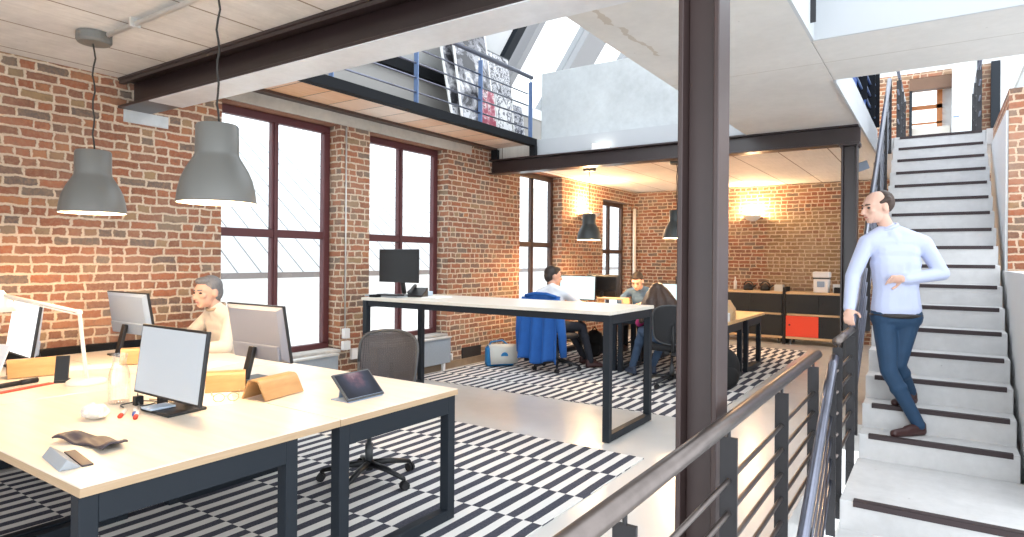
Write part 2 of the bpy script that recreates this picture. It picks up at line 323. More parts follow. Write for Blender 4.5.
# ------------------------------------------------------------------ mesh helpers
class MB:
    def __init__(s): s.v = []; s.f = []
    def add(s, vs, fs, mat=None):
        b = len(s.v); s.v += [tuple((mat @ V(v)) if mat else v) for v in vs]; s.f += [tuple(i + b for i in f) for f in fs]; return s
    def box(s, x0, x1, y0, y1, z0, z1, mat=None):
        return s.add([(x, y, z) for x in (x0, x1) for y in (y0, y1) for z in (z0, z1)],
                     [(0, 1, 3, 2), (4, 6, 7, 5), (0, 4, 5, 1), (2, 3, 7, 6), (0, 2, 6, 4), (1, 5, 7, 3)], mat)
    def bar(s, p, q, w, h, up=(0, 0, 1)):
        p, q = V(p), V(q); d = q - p; L = d.length; d.normalize(); u = V(up)
        if abs(d.dot(u)) > .99: u = V((0, 1, 0))
        a = d.cross(u).normalized(); b = a.cross(d)
        m = Matrix((a, d, b)).transposed().to_4x4(); m.translation = p
        return s.box(-w / 2, w / 2, 0, L, -h / 2, h / 2, m)
    def prism(s, poly, z0, z1, mat=None):
        n = len(poly)
        return s.add([(x, y, z0) for x, y in poly] + [(x, y, z1) for x, y in poly],
                     [tuple(range(n))[::-1], tuple(range(n, 2 * n))] + [(i, (i + 1) % n, n + (i + 1) % n, n + i) for i in range(n)], mat)
    def tube(s, pts, r, n=10, mat=None, caps=True):
        pts = [V(p) for p in pts]; rs = r if isinstance(r, (list, tuple)) else [r] * len(pts)
        vs = []; prev = None
        for i, p in enumerate(pts):
            d = (pts[min(i + 1, len(pts) - 1)] - pts[max(i - 1, 0)]).normalized()
            if prev is None:
                prev = d.orthogonal().normalized()
            a = (prev - d * prev.dot(d)).normalized(); prev = a; b = d.cross(a)
            vs += [tuple(p + (a * math.cos(2 * math.pi * k / n) + b * math.sin(2 * math.pi * k / n)) * rs[i]) for k in range(n)]
        fs = [(i * n + k, i * n + (k + 1) % n, (i + 1) * n + (k + 1) % n, (i + 1) * n + k) for i in range(len(pts) - 1) for k in range(n)]
        if caps: fs += [tuple(range(n))[::-1], tuple(range((len(pts) - 1) * n, len(pts) * n))]
        return s.add(vs, fs, mat)
    def lathe(s, prof, n=32, mat=None, caps=True):
        vs = [(r * math.cos(2 * math.pi * k / n), r * math.sin(2 * math.pi * k / n), z) for r, z in prof for k in range(n)]
        m = len(prof)
        fs = [(i * n + k, i * n + (k + 1) % n, (i + 1) * n + (k + 1) % n, (i + 1) * n + k) for i in range(m - 1) for k in range(n)]
        if caps: fs += [tuple(range(n))[::-1], tuple(range((m - 1) * n, m * n))]
        return s.add(vs, fs, mat)
    def ball(s, c, r, mat=None, n=16, m=10, rot=None):
        r = (r, r, r) if not isinstance(r, (tuple, list)) else r
        vs = [(0, 0, -1)] + [(math.cos(2 * math.pi * k / n) * math.sin(math.pi * j / m), math.sin(2 * math.pi * k / n) * math.sin(math.pi * j / m), -math.cos(math.pi * j / m))
                             for j in range(1, m) for k in range(n)] + [(0, 0, 1)]
        T = Matrix.Translation(V(c)) @ (rot.to_4x4() if rot else Matrix()) @ Matrix.Diagonal((*r, 1))
        top = len(vs) - 1
        fs = [(0, 1 + (k + 1) % n, 1 + k) for k in range(n)] + [(top, top - n + k, top - n + (k + 1) % n) for k in range(n)]
        fs += [(1 + j * n + k, 1 + j * n + (k + 1) % n, 1 + (j + 1) * n + (k + 1) % n, 1 + (j + 1) * n + k) for j in range(m - 2) for k in range(n)]
        return s.add(vs, fs, (mat @ T) if mat else T)
    def cap(s, p, q, r0, r1):
        """tapered capsule"""
        s.ball(p, r0, n=14, m=8); s.ball(q, r1, n=14, m=8); s.tube([p, q], [r0, r1], 14); return s
    def grid(s, fn, nu, nv, th=None):
        vs = [tuple(fn(i / nu, j / nv)) for i in range(nu + 1) for j in range(nv + 1)]
        fs = [(i * (nv + 1) + j, (i + 1) * (nv + 1) + j, (i + 1) * (nv + 1) + j + 1, i * (nv + 1) + j + 1) for i in range(nu) for j in range(nv)]
        return s.add(vs, fs)
    def build(s, name, mat, parent=None, loc=None, bevel=0, smooth=False, solid=0, sub=0):
        me = bpy.data.meshes.new(name); me.from_pydata(s.v, [], s.f); me.materials.append(mat); me.update()
        bm = bmesh.new(); bm.from_mesh(me); bmesh.ops.recalc_face_normals(bm, faces=bm.faces); bm.to_mesh(me); bm.free()
        o = bpy.data.objects.new(name, me); COL.objects.link(o)
        if parent: o.parent = parent
        if loc: o.location = loc
        if solid:
            md = o.modifiers.new('th', 'SOLIDIFY'); md.thickness = solid; md.offset = 0
        if sub:
            md = o.modifiers.new('ss', 'SUBSURF'); md.levels = sub; md.render_levels = sub
        if bevel:
            md = o.modifiers.new('bv', 'BEVEL'); md.width = bevel; md.segments = 2; md.limit_method = 'ANGLE'; md.angle_limit = rad(50)
        if smooth:
            for p in me.polygons: p.use_smooth = True
        return o

def remesh(o, voxel, it=4):
    md = o.modifiers.new('rm', 'REMESH'); md.mode = 'VOXEL'; md.voxel_size = voxel
    sm = o.modifiers.new('sm', 'SMOOTH'); sm.iterations = it; sm.factor = .5
    dg = bpy.context.evaluated_depsgraph_get(); dg.update()
    me = bpy.data.meshes.new_from_object(o.evaluated_get(dg)); old = o.data; o.modifiers.clear(); o.data = me
    me.materials.clear(); me.materials.append(old.materials[0]); bpy.data.meshes.remove(old)
    for p in me.polygons: p.use_smooth = True
    return o

def tag(o, label=None, cat=None, group=None, kind=None):
    if label: o['label'] = label
    if cat: o['category'] = cat
    if group: o['group'] = group
    if kind: o['kind'] = kind
    return o
def thing(name, label, cat, loc=(0, 0, 0), rz=0, group=None, kind=None):
    o = bpy.data.objects.new(name, None); COL.objects.link(o); o.location = loc; o.rotation_euler = (0, 0, rz); o.empty_display_size = .1
    return tag(o, label, cat, group, kind)
def copy_tree(o, parent=None):
    c = o.copy(); COL.objects.link(c)
    if parent: c.parent = parent
    for ch in list(o.children): copy_tree(ch, c)
    return c
def dup(o, label, loc, rz=0, group=None):
    c = copy_tree(o); c.location = loc; c.rotation_euler = (0, 0, rz); c['label'] = label
    if group: c['group'] = group
    return c
def struct(o): o['kind'] = 'structure'; return o

# ------------------------------------------------------------------ room shell
W = -5.55                                    # face of the window wall
CZ = 2.95                                    # ceiling
wins = [(3.36, 4.78, .45, 2.98), (5.21, 6.64, .45, 2.98), (8.42, 9.78, .45, 2.95), (11.43, 12.81, .42, 2.70)]
b = MB(); y = -4.0
for (a, c, z0, z1) in wins:
    b.box(W - .27, W, y, a, 0, 3.2); b.box(W - .27, W, a, c, 0, z0); b.box(W - .27, W, a, c, z1, 3.2); y = c
b.box(W - .27, W, y, 13.3, 0, 3.2)
struct(b.build('wall_left', M['brick']))
struct(MB().box(W, 2.6, 12.9, 13.3, 0, 2.95).build('wall_back', M['brick_far']))
struct(MB().box(W - .45, -.71, -4, 13.3, -.25, 0).box(-.71, 3.2, 6.6, 13.3, -.25, 0).build('floor', M['floor']))
struct(MB().box(-.70, 3.2, -4, 6.6, -1.0, -.74).build('floor_lower', M['floor']))
# ceilings / slabs
struct(MB().box(W, -.71, -4, 2.72, CZ, 3.13).build('ceiling', M['ceil']))
struct(MB().box(-1.86, -.71, 2.72, 7.70, CZ, 3.13).build('ceiling_gallery', M['soffit']))
struct(MB().box(W, -.71, 7.72, 13.3, 2.96, 3.20).build('ceiling_far', M['ceil_far']))
struct(MB().box(-.71, 3.6, 4.57, 5.64, CZ, 3.20).build('ceiling_bridge', M['soffit'], bevel=.01))
struct(MB().box(-.71, 2.6, 9.72, 13.3, 2.95, 3.128).box(.47, 2.6, 9.60, 9.72, 2.94, 3.128).build('ceiling_landing', M['slab']))
struct(MB().box(-.71, -.69, 5.64, 9.72, 2.93, 3.24).box(-.71, -.69, 2.0, 4.55, 2.95, 3.4).build('trim_1', M['fascia']))     # upstand along the stair opening
struct(MB().box(-4.86, -1.86, 7.70, 7.86, 2.96, 3.205).build('trim_2', M['fascia']))               # slab edge over the far beam
struct(MB().box(-.69, 3.6, 4.55, 4.569, 2.952, 3.36).build('trim_7', M['fascia']))
struct(MB().box(-4.78, -1.2, 7.80, 7.95, 3.205, 4.18).build('wall_upstand', M['upstand'], bevel=.008))
struct(MB().box(W - .02, W + .02, 2.74, 7.14, 2.98, 3.13).build('trim_3', M['lintel']))               # concrete lintel band
struct(MB().box(W + .001, W + .012, 2.50, 2.86, 2.60, 2.70).build('trim_4', M['upstand']))             # padstone below the big beam
struct(MB().box(W, W + .05, 5.7, 12.9, 0, .09).build('baseboard_left', concrete('dusty_plinth', (.24, .17, .11), .2)))

# windows
for i, (a, c, z0, z1) in enumerate(wins):
    wm = M['win'] if i < 2 else M['win_brown']
    w = thing('window_%d' % (i + 1), ['tall oxblood framed window behind the man in the cream sweater', 'tall oxblood framed window behind the black monitor on the high table',
              'brown framed window behind the man in the white shirt', 'narrowest-looking brown framed window beside the far brick corner'][i], 'window', (W - .22, (a + c) / 2, z0), kind='structure')
    h = z1 - z0; hw = (c - a) / 2; tz = 1.70 - z0 if i < 3 else 1.62 - z0
    f = MB(); fw = .085
    f.box(-.035, .035, -hw, hw, 0, fw).box(-.035, .035, -hw, hw, h - fw, h).box(-.035, .035, -hw, -hw + fw, fw, h - fw).box(-.035, .035, hw - fw, hw, fw, h - fw)
    f.build('window_frame', wm, w, bevel=.008)
    MB().box(-.032, .032, -hw + fw, hw - fw, tz, tz + .085).build('transom', wm, w, bevel=.008)
    MB().box(-.03, .03, -.04, .04, fw, tz).box(-.03, .03, -.04, .04, tz + .085, h - fw).box(.03, .045, -.015, .015, fw, h - fw).build('mullion', wm, w, bevel=.006)
    for (u0, u1) in ((-hw + fw, -.04), (.04, hw - fw)):
        for (q0, q1) in ((fw, tz), (tz + .085, h - fw)):
            MB().box(-.006, -.001, u0, u1, q0, q1).build('pane', M['glass'], w)
    MB().box(.036, .25, -hw + .01, hw - .01, -.01, .025).build('sill', M['sill'], w, bevel=.006)

# steel beams and columns
def ibeam(p, q, hgt, wid, tf, tw, zc, axis, name, mat, label, turn=False):
    b = MB()
    x0, x1 = p, q
    if axis == 'X':
        y = zc[0]; z = zc[1]
        b.box(x0, x1, y - wid / 2, y + wid / 2, z, z + tf).box(x0, x1, y - wid / 2, y + wid / 2, z + hgt - tf, z + hgt).box(x0, x1, y - tw / 2, y + tw / 2, z + tf, z + hgt - tf)
    else:
        x, y = zc                       # column; flanges face +-X
        b.box(x - hgt / 2, x - hgt / 2 + tf, y - wid / 2, y + wid / 2, p, q).box(x + hgt / 2 - tf, x + hgt / 2, y - wid / 2, y + wid / 2, p, q).box(x - hgt / 2 + tf, x + hgt / 2 - tf, y - tw / 2, y + tw / 2, p, q)
    o = b.build(name, mat, bevel=.004); struct(o); o['label'] = label; return o
bb = ibeam(W, 2.6, .25, .265, .022, .016, (2.588, 2.70), 'X', 'steel_beam', M['steel'], 'big brown steel beam crossing the ceiling from above the first window')
MB().box(-5.05, 2.5, 2.457, 2.719, 2.692, 2.6995).build('flange_reflection', M['flange_reflection'], bb)  # added pale sheet imitating the reflection on the flange underside
MB().box(W + .01, 2.5, 2.462, 2.50, 2.90, 2.926).build('edge_angle', M['steel'], bb)
b2 = ibeam(W, -.70, .21, .20, .02, .014, (7.66, 2.75), 'X', 'steel_beam', M['steel'], 'brown steel beam under the gallery in front of the far room')
pl = MB().box(-.90, -.70, 7.55, 7.77, 2.735, 2.75)
for xx in (-.88, -.72):
    for yy in (7.575, 7.745): pl.lathe([(.012, 2.72), (.012, 2.735)], 8, Matrix.Translation((xx, yy, 0)))
pl.build('bolted_cap_plate', M['steel'], b2)
c1 = ibeam(0, 2.70, .165, .155, .022, .014, (-.80, 2.575), 'Z', 'steel_column', M['steel_col'], 'large brown steel column in front behind the near railing')
c2 = ibeam(0, 2.735, .155, .155, .018, .014, (-.80, 7.66), 'Z', 'steel_column', M['steel'], 'slim dark steel column under the beam end beside the stairs')
MB().box(-.93, -.72, 2.45, 2.70, 0.0, .015).build('base_plate', M['steel_col'], c1)
MB().box(-.91, -.72, 7.55, 7.77, 0.0, .015).build('base_plate', M['steel'], c2)

# mezzanine walkway along the windows
mz = thing('mezzanine_walkway', 'narrow upper walkway with dark steel edge and plank soffit above the windows', 'walkway', (-5.1, 5.2, 3.1), kind='structure')
MB().box(.32, .36, -2.45, 2.42, 0, .10).box(.26, .32, -2.45, 2.42, 0, .012).box(.26, .32, -2.45, 2.42, .088, .10).build('edge_channel', M['mezz'], mz)
MB().box(-.43, -.33, -2.45, 2.42, .0, .10).build('wall_channel', M['win_brown'], mz)
MB().box(-.33, .30, -2.45, 2.42, .03, .055).build('plank_soffit', M['soffit_wood'], mz)
MB().box(-.45, .32, -2.45, 2.42, .058, .098).build('walkway_deck', M['plaster_grey'], mz)
MB().box(.27, .36, 2.36, 2.43, -.14, 0).box(-.40, -.30, 2.36, 2.43, -.14, 0).build('spacer_block', M['mezz'], mz)

# walls of the upper floor
struct(MB().box(W - .45, W - .02, -2, 13.3, 3.2, 3.82).build('wall_upper_left', M['plaster_grey']))
struct(MB().box(W - .22, W + .06, 2.7, 7.2, 3.82, 3.97).build('trim_5', M['mezz']))        # dark wall plate
def up(x): return 3.97 + (x + 5.75) * 1.43
rf = MB(); 
for (ya, yb) in ((-2, 7.55), ):
    rf.add([(-5.75, ya, up(-5.75)), (-5.75, yb, up(-5.75)), (-3.6, yb, up(-3.6)), (-3.6, ya, up(-3.6))], [(0, 1, 2, 3)])
struct(rf.build('ceiling_slope', M['plaster'], solid=.08))
sk = thing('window_5', 'sloping roof glazing above the gallery with pale rafters', 'window', (-5.75, 9, 3.97), kind='structure')
def raf(yc, wd, name, mat, x0=0, x1=2.15, th=.22):
    m = MB(); m.bar((x0, yc - 9, x0 * 1.43), (x1, yc - 9, x1 * 1.43), wd, th, (-1.43, 0, 1)); m.build(name, mat, sk)
for yc, wd in ((9.55, .62), (11.1, .55), (12.7, .5), (8.0, .14)): raf(yc, wd, 'rafter', M['rafter'])
raf(7.66, .16, 'steel_rafter', M['frame'], .1, 2.15, .18)
for y0, y1 in ((8.07, 9.24), (9.86, 10.8), (11.4, 12.4)):
    MB().add([(0, y0 - 9, 0), (0, y1 - 9, 0), (2.15, y1 - 9, 2.15 * 1.43), (2.15, y0 - 9, 2.15 * 1.43)], [(0, 1, 2, 3)]).build('pane', M['glass'], sk, solid=.01)
struct(MB().box(W - .45, W + .0, 7.2, 13.3, 3.82, 3.98).build('trim_6', M['plaster']))
# far wall of the upper floor with opening
ub = MB().box(-4.8, -.44, 12.9, 13.3, 3.2, 4.75).box(.53, .68, 12.9, 13.3, 3.128, 4.75).box(-.44, .50, 12.9, 13.3, 4.66, 4.75)
struct(ub.build('wall_upper_back', M['brick_pale']))
struct(MB().box(.68, .80, 12.78, 13.0, 3.128, 4.75).build('steel_post', M['frame']))
struct(MB().box(.80, 2.6, 12.9, 13.3, 3.128, 4.75).build('wall_upper_side', M['plaster']))
struct(MB().box(-4.8, 2.6, 12.9, 13.3, 4.75, 6.2).build('wall_upper_back_plaster', M['plaster']))
d1 = thing('door_1', 'open white door at the head of the stairs under a brown lintel', 'door', (.02, 12.9, 3.128), kind='structure')
MB().box(.14, .47, -.30, -.26, 0, 1.62).build('door_leaf', M['door_white'], d1)
MB().lathe([(.012, -.02), (.012, .06)], 8, Matrix.Translation((.18, -.31, .75)) @ Matrix.Rotation(rad(90), 4, 'Y')).build('door_handle', M['silver'], d1)
MB().box(-.46, .14, -.10, .05, 1.30, 1.50).build('lintel_board', M['brown_wood'], d1)
MB().box(-.46, -.42, -.08, .05, 0, 1.36).build('door_frame', M['frame'], d1)
MB().box(.47, .53, -.34, .05, 0, 1.66).build('door_frame', M['frame'], d1)
w6 = thing('window_6', 'orange wooden window seen through the door at the head of the stairs', 'window', (-.22, 13.15, 3.9), kind='structure')
fm = MB().box(-.20, .25, 0, .05, .0, .03).box(.17, .25, 0, .05, -.5, .62).box(-.20, .25, 0, .05, .26, .33).box(-.20, .25, 0, .05, .58, .64)
fm.build('window_frame', M['orange_wood'], w6)
MB().box(-.20, .17, .02, .03, -.5, .62).build('pane', M['glass'], w6)
MB().box(-.2, .36, -.12, .1, -.20, -.08).build('sill', M['cream'], w6)
struct(MB().box(.03, .36, 13.22, 13.28, 3.128, 4.66).build('wall_upper_inner', M['plaster']))

# right-hand side of the stairs
struct(MB().box(.535, 2.0, 7.5, 9.6, 1.42, 3.128).build('wall_right', M['brick_pale']))
struct(MB().box(.515, .534, 7.52, 9.6, 1.421, 2.93).build('wall_right_lining', M['plaster']))
struct(MB().box(.50, 2.0, 4.9, 9.6, -.7, 1.42).build('wall_right_plaster', M['plaster']))
ub2 = thing('balustrade', 'white solid balustrade with slanting handrail at top right above the stairs', 'balustrade', (.84, 9.0, 3.13), kind='structure')
MB().box(-.03, .03, -1.9, 3.4, 0, .62).build('panel', M['plaster'], ub2)
MB().tube([(0, -1.9, .70), (0, 3.4, .70)], .028).build('handrail', M['conduit'], ub2)

# ------------------------------------------------------------------ stairs
RI, TR, Y1, Z1 = .18375, .2611, 5.488, .184
XL, XR = -.50, .468
st = thing('staircase', 'concrete staircase rising on the right with dark nosing strips', 'stairs', (0, Y1, 0), kind='structure')
prof = [(0, -.25), (0, Z1)]
for i in range(17):
    prof += [(i * TR, Z1 + i * RI), ((i + 1) * TR if i < 16 else i * TR + .3, Z1 + i * RI)]
prof = [(0, -.25)] + prof[2:]
ex = prof[-1]; prof += [(ex[0], ex[1] - .19), (16 * TR - .1, ex[1] - .19), (.55, -.25)]
# extrude the stair profile across its width
n = len(prof)
MB().add([(XL, a, z) for a, z in prof] + [(XR, a, z) for a, z in prof],
         [tuple(range(n)), tuple(range(n, 2 * n))[::-1]] + [(i, (i + 1) % n, n + (i + 1) % n, n + i) for i in range(n)]).build('upper_flight', M['stair'], st, bevel=.005)
for i in range(17):
    y, z = i * TR, Z1 + i * RI
    MB().box(-.435, .43, y - .005, y + .045, z - .001, z + .005).box(-.435, .43, y - .006, y + .001, z - .028, z + .005).build('nosing_strip', M['strip'], st)
lp = [(-1.02, 0)]
for i in range(1, 4): lp += [(-1.02 - (i - 1) * TR, -i * RI), (-1.02 - i * TR, -i * RI)]
lp = [(0, 0), (-1.02, 0)] + lp[1:] + [(-1.02 - 3 * TR, -.74), (0, -.74)]
n = len(lp); 
MB().add([(XL - .01, a, z) for a, z in lp] + [(2.0, a, z) for a, z in lp],
         [tuple(range(n)), tuple(range(n, 2 * n))[::-1]] + [(i, (i + 1) % n, n + (i + 1) % n, n + i) for i in range(n)]).build('lower_flight', M['stair'], st, bevel=.005)
for i in range(4):
    y, z = -1.02 - i * TR, -i * RI
    MB().box(-.435, 1.8, y - .005, y + .055, z - .001, z + .005).box(-.435, 1.8, y - .006, y + .001, z - .032, z + .005).build('nosing_strip', M['strip'], st)

# ------------------------------------------------------------------ railings
def railing(name, label, pts, zs, ztop, rmat, pmat, rods, yr, x, tube_r=.03, pw=.065, zb=-.2, pin=True, cat='railing'):
    t = thing(name, label, cat, (x, yr[0], 0))
    MB().tube([(0, 0, ztop), (0, yr[1] - yr[0], ztop)], tube_r, 16).build('handrail', rmat, t, smooth=True)
    for y in pts:
        b = MB().box(-pw / 2, pw / 2, y - yr[0] - .006, y - yr[0] + .006, zb, zs)
        if pin: b.tube([(0, y - yr[0], zs), (0, y - yr[0], ztop)], .007, 8)
        b.build('post', pmat, t)
    for z in rods:
        MB().tube([(0, 0, z), (0, yr[1] - yr[0] - .1, z)], .0105, 10).build('rod', rmat, t, smooth=True)
    return t
railing('floor_railing', 'long brown steel railing along the floor edge in front of the column', (.5, 1.50, 2.465, 3.447, 4.42), .825, .885, M['rail'], M['post'], (.66, .535, .41, .287, .165), (.3, 4.58), -.66)
railing('walkway_railing', 'upper walkway railing with posts reflecting blue in front of the leaning prints', (2.8, 3.98, 5.15, 6.32, 7.49), 3.98, 4.05, M['rail_blue'], M['post_blue'], (3.32, 3.48, 3.64, 3.80), (2.72, 7.52), -4.77, .030, .06, 3.2)
# lower stair rail, landing rail, upper stair rail
lr = thing('lower_stair_railing', 'bluish steel stair railing descending towards the front from the landing', 'railing', (-.56, 4.55, 0))
sl = RI / TR
MB().tube([(0, .03, .87), (0, -.05, .83), (0, -1.2, .83 - 1.15 * sl), (0, -2.4, .83 - 2.35 * sl)], .03, 16).build('handrail', M['rail_blue'], lr, smooth=True)
for yy, zz in ((-.1, .74), (-1.0, .13)):
    MB().box(-.028, .028, yy - .006, yy + .006, zz - .98, zz).build('post', M['post'], lr)
for k in range(5):
    dz = .14 + k * .135
    MB().tube([(0, -.1, .79 - dz), (0, -2.3, .79 - dz - 2.2 * sl)], .009, 8).build('rod', M['rail_blue'], lr, smooth=True)
ld = thing('landing_railing', 'short level steel railing at the landing beside the descending man', 'railing', (-.55, 4.60, 0))
MB().tube([(0, 0, .975), (0, .86, .975)], .027, 16).build('handrail', M['rail'], ld, smooth=True)
for yy in (.06, .80):
    pb = MB().box(-.03, .03, yy - .006, yy + .006, -.2, .93).tube([(0, yy, .93), (0, yy, .97)], .007, 8)
    for q in (-.10, -.04): pb.lathe([(.012, -.012), (.012, .004)], 8, Matrix.Translation((0, yy - .006, q)) @ Matrix.Rotation(rad(90), 4, 'X'))
    pb.build('post', M['post'], ld)
for z in (.22, .36, .50, .64, .78): MB().tube([(0, 0, z), (0, .86, z)], .0105, 8).build('rod', M['rail'], ld, smooth=True)
ur = thing('upper_stair_railing', 'steel stair railing climbing along the left side of the concrete stairs', 'railing', (-.55, 5.50, 0))
MB().tube([(0, 0, 1.0), (0, .08, 1.05), (0, 4.1, 1.05 + 4.02 * sl)], .025, 14).build('handrail', M['rail_blue'], ur, smooth=True)
for yy in (.12, 1.15, 2.2, 3.25, 4.05):
    MB().box(-.03, .03, yy - .006, yy + .006, .05 + yy * sl, 1.0 + yy * sl).build('post', M['post'], ur)
for k in range(5): MB().tube([(0, .12, .32 + k * .13), (0, 4.05, .32 + k * .13 + 3.93 * sl)], .009, 8).build('rod', M['rail_blue'], ur, smooth=True)
gr = railing('gallery_railing', 'dark gallery railing with rods reflecting blue above the stair opening', (5.75, 6.75, 7.75, 8.75, 9.45), 4.05, 4.12, M['post_blue'], M['mezz'], (3.36, 3.50, 3.64, 3.78, 3.92), (5.66, 9.5), -.70, .024, .10, 3.24)
railing('gallery_railing', 'dark upper railing post glimpsed at the top edge of the photo above the bridge', (2.2, 3.3, 4.4), 4.05, 4.12, M['post'], M['post'], (3.5, 3.7, 3.9), (2.1, 4.5), -.70, .024, .085, 3.02)
MB().box(-.085, -.07, .1, 3.75, .0 + 3.16, 3.98).build('blue_infill_panel', flat('blue_infill', (.01, .10, .45), .5), gr)
for sgn, xx, lb in ((-1, -.47, 'small dark railing at stair head left of the open doorway'), (1, .42, 'small dark railing at stair head in front of the white door')):
    railing('stair_head_railing', lb, (10.2, 10.9, 11.6), 4.0, 4.05, M['rail_blue'], M['post'], (3.4, 3.6, 3.8), (9.9, 11.8), xx, .02, .06, 3.128)

# ------------------------------------------------------------------ rugs
tag(MB().box(-5.3, -1.83, -2.0, 4.50, 0.001, .008).build('striped_rug', M['rug1']), 'navy and white striped rug under the front desks', 'rug', 'striped rugs')
tag(MB().box(-5.42, -1.80, 5.86, 11.4, 0.001, .008).build('striped_rug', M['rug2']), 'navy and white striped rug under the far desks and seated people', 'rug', 'striped rugs')

# ------------------------------------------------------------------ desks
def desk(x0, x1, y0, y1, legs, top_y, z, label, mat, lg=.06, ap=.10, th=.035, name='desk', group=None, cat='desk', long_apron=True, foot=True):
    t = thing(name, label, cat, ((x0 + x1) / 2, (y0 + y1) / 2, 0), 0, group); cx, cy = (x0 + x1) / 2, (y0 + y1) / 2
    tp = MB().box(x0 - cx, x1 - cx, top_y[0] - cy, top_y[1] - cy, z - th, z).build('tabletop', mat, t, bevel=.003)
    MB().box(x0 - cx + .001, x1 - cx + .001, top_y[0] - cy - .001, top_y[1] - cy + .001, z - th + .001, z - .004).build('edge_band', M['birch_edge'] if mat is M['birch'] else mat, tp)
    la, lb = legs; bz = z - th
    for xs in (x0 + .01, x1 - .01 - lg):
        for yy in (la, lb - lg):
            MB().box(xs - cx, xs + lg - cx, yy - cy, yy + lg - cy, 0.008, bz).build('leg', M['frame'], t, bevel=.003)
        MB().box(xs - cx, xs + lg - cx, la + lg - cy, lb - lg - cy, bz - ap, bz).build('apron', M['frame'], t, bevel=.003)
        if foot: MB().box(xs - cx, xs + lg - cx, la + lg - cy, lb - lg - cy, 0.008, .008 + lg).build('foot_rail', M['frame'], t, bevel=.003)
    if not long_apron: MB().box(x0 + .07 - cx, x1 - .07 - cx, -.03, .03, bz - .06, bz).build('spine_beam', M['frame'], t, bevel=.003)
    if long_apron:
        for yy in (la + .01, lb - .05):
            MB().box(x0 + .07 - cx, x1 - .07 - cx, yy - cy, yy + .04 - cy, bz - .06, bz).build('apron', M['frame'], t, bevel=.003)
    return t
desk(-3.87, -2.29, .91, 1.977, (.91, 1.755), (.91, 1.977), .75, 'front birch desk with charcoal frame carrying the front monitor and grey case', M['birch'], group='front desks', long_apron=False)
desk(-5.45, -3.88, .91, 1.977, (.91, 1.755), (.91, 1.977), .75, 'birch desk against the brick wall carrying the white lamp', M['birch'], group='front desks', long_apron=False)
desk(-3.87, -2.29, 1.983, 2.84, (1.985, 2.83), (1.983, 2.84), .75, 'birch desk with charcoal frame carrying the tablet in front of the mesh chair', M['birch'], group='front desks', long_apron=False)
desk(-5.45, -3.88, 1.983, 2.84, (1.985, 2.83), (1.983, 2.84), .75, 'birch desk in front of the man in the cream sweater', M['birch'], group='front desks', long_apron=False)
desk(-5.10, -2.20, 4.68, 5.62, (4.69, 5.61), (4.68, 5.62), 1.075, 'long high standing table with pale top and charcoal frame', M['pale_top'], ap=.075, th=.03, name='standing_table', cat='table')
FY = 7.76
for k, (xa, xb) in enumerate(((-3.55, -2.09), (-5.03, -3.56))):
    for j, (ya, yb, l0, l1) in enumerate(((FY, FY + .93, FY, FY + .70), (FY + .935, FY + 1.9, FY + .95, FY + 1.72))):
        desk(xa, xb, ya, yb, (l0, l1), (ya, yb), .75, [['oak-topped desk beside the backpack in front of the long-haired woman', 'oak-topped desk behind the wooden caddy nearest the cabinets'],
             ['oak-topped desk in front of the man in the white shirt', 'oak-topped desk in front of the man in the denim shirt']][k][j], M['oak_top'], group='far desks')

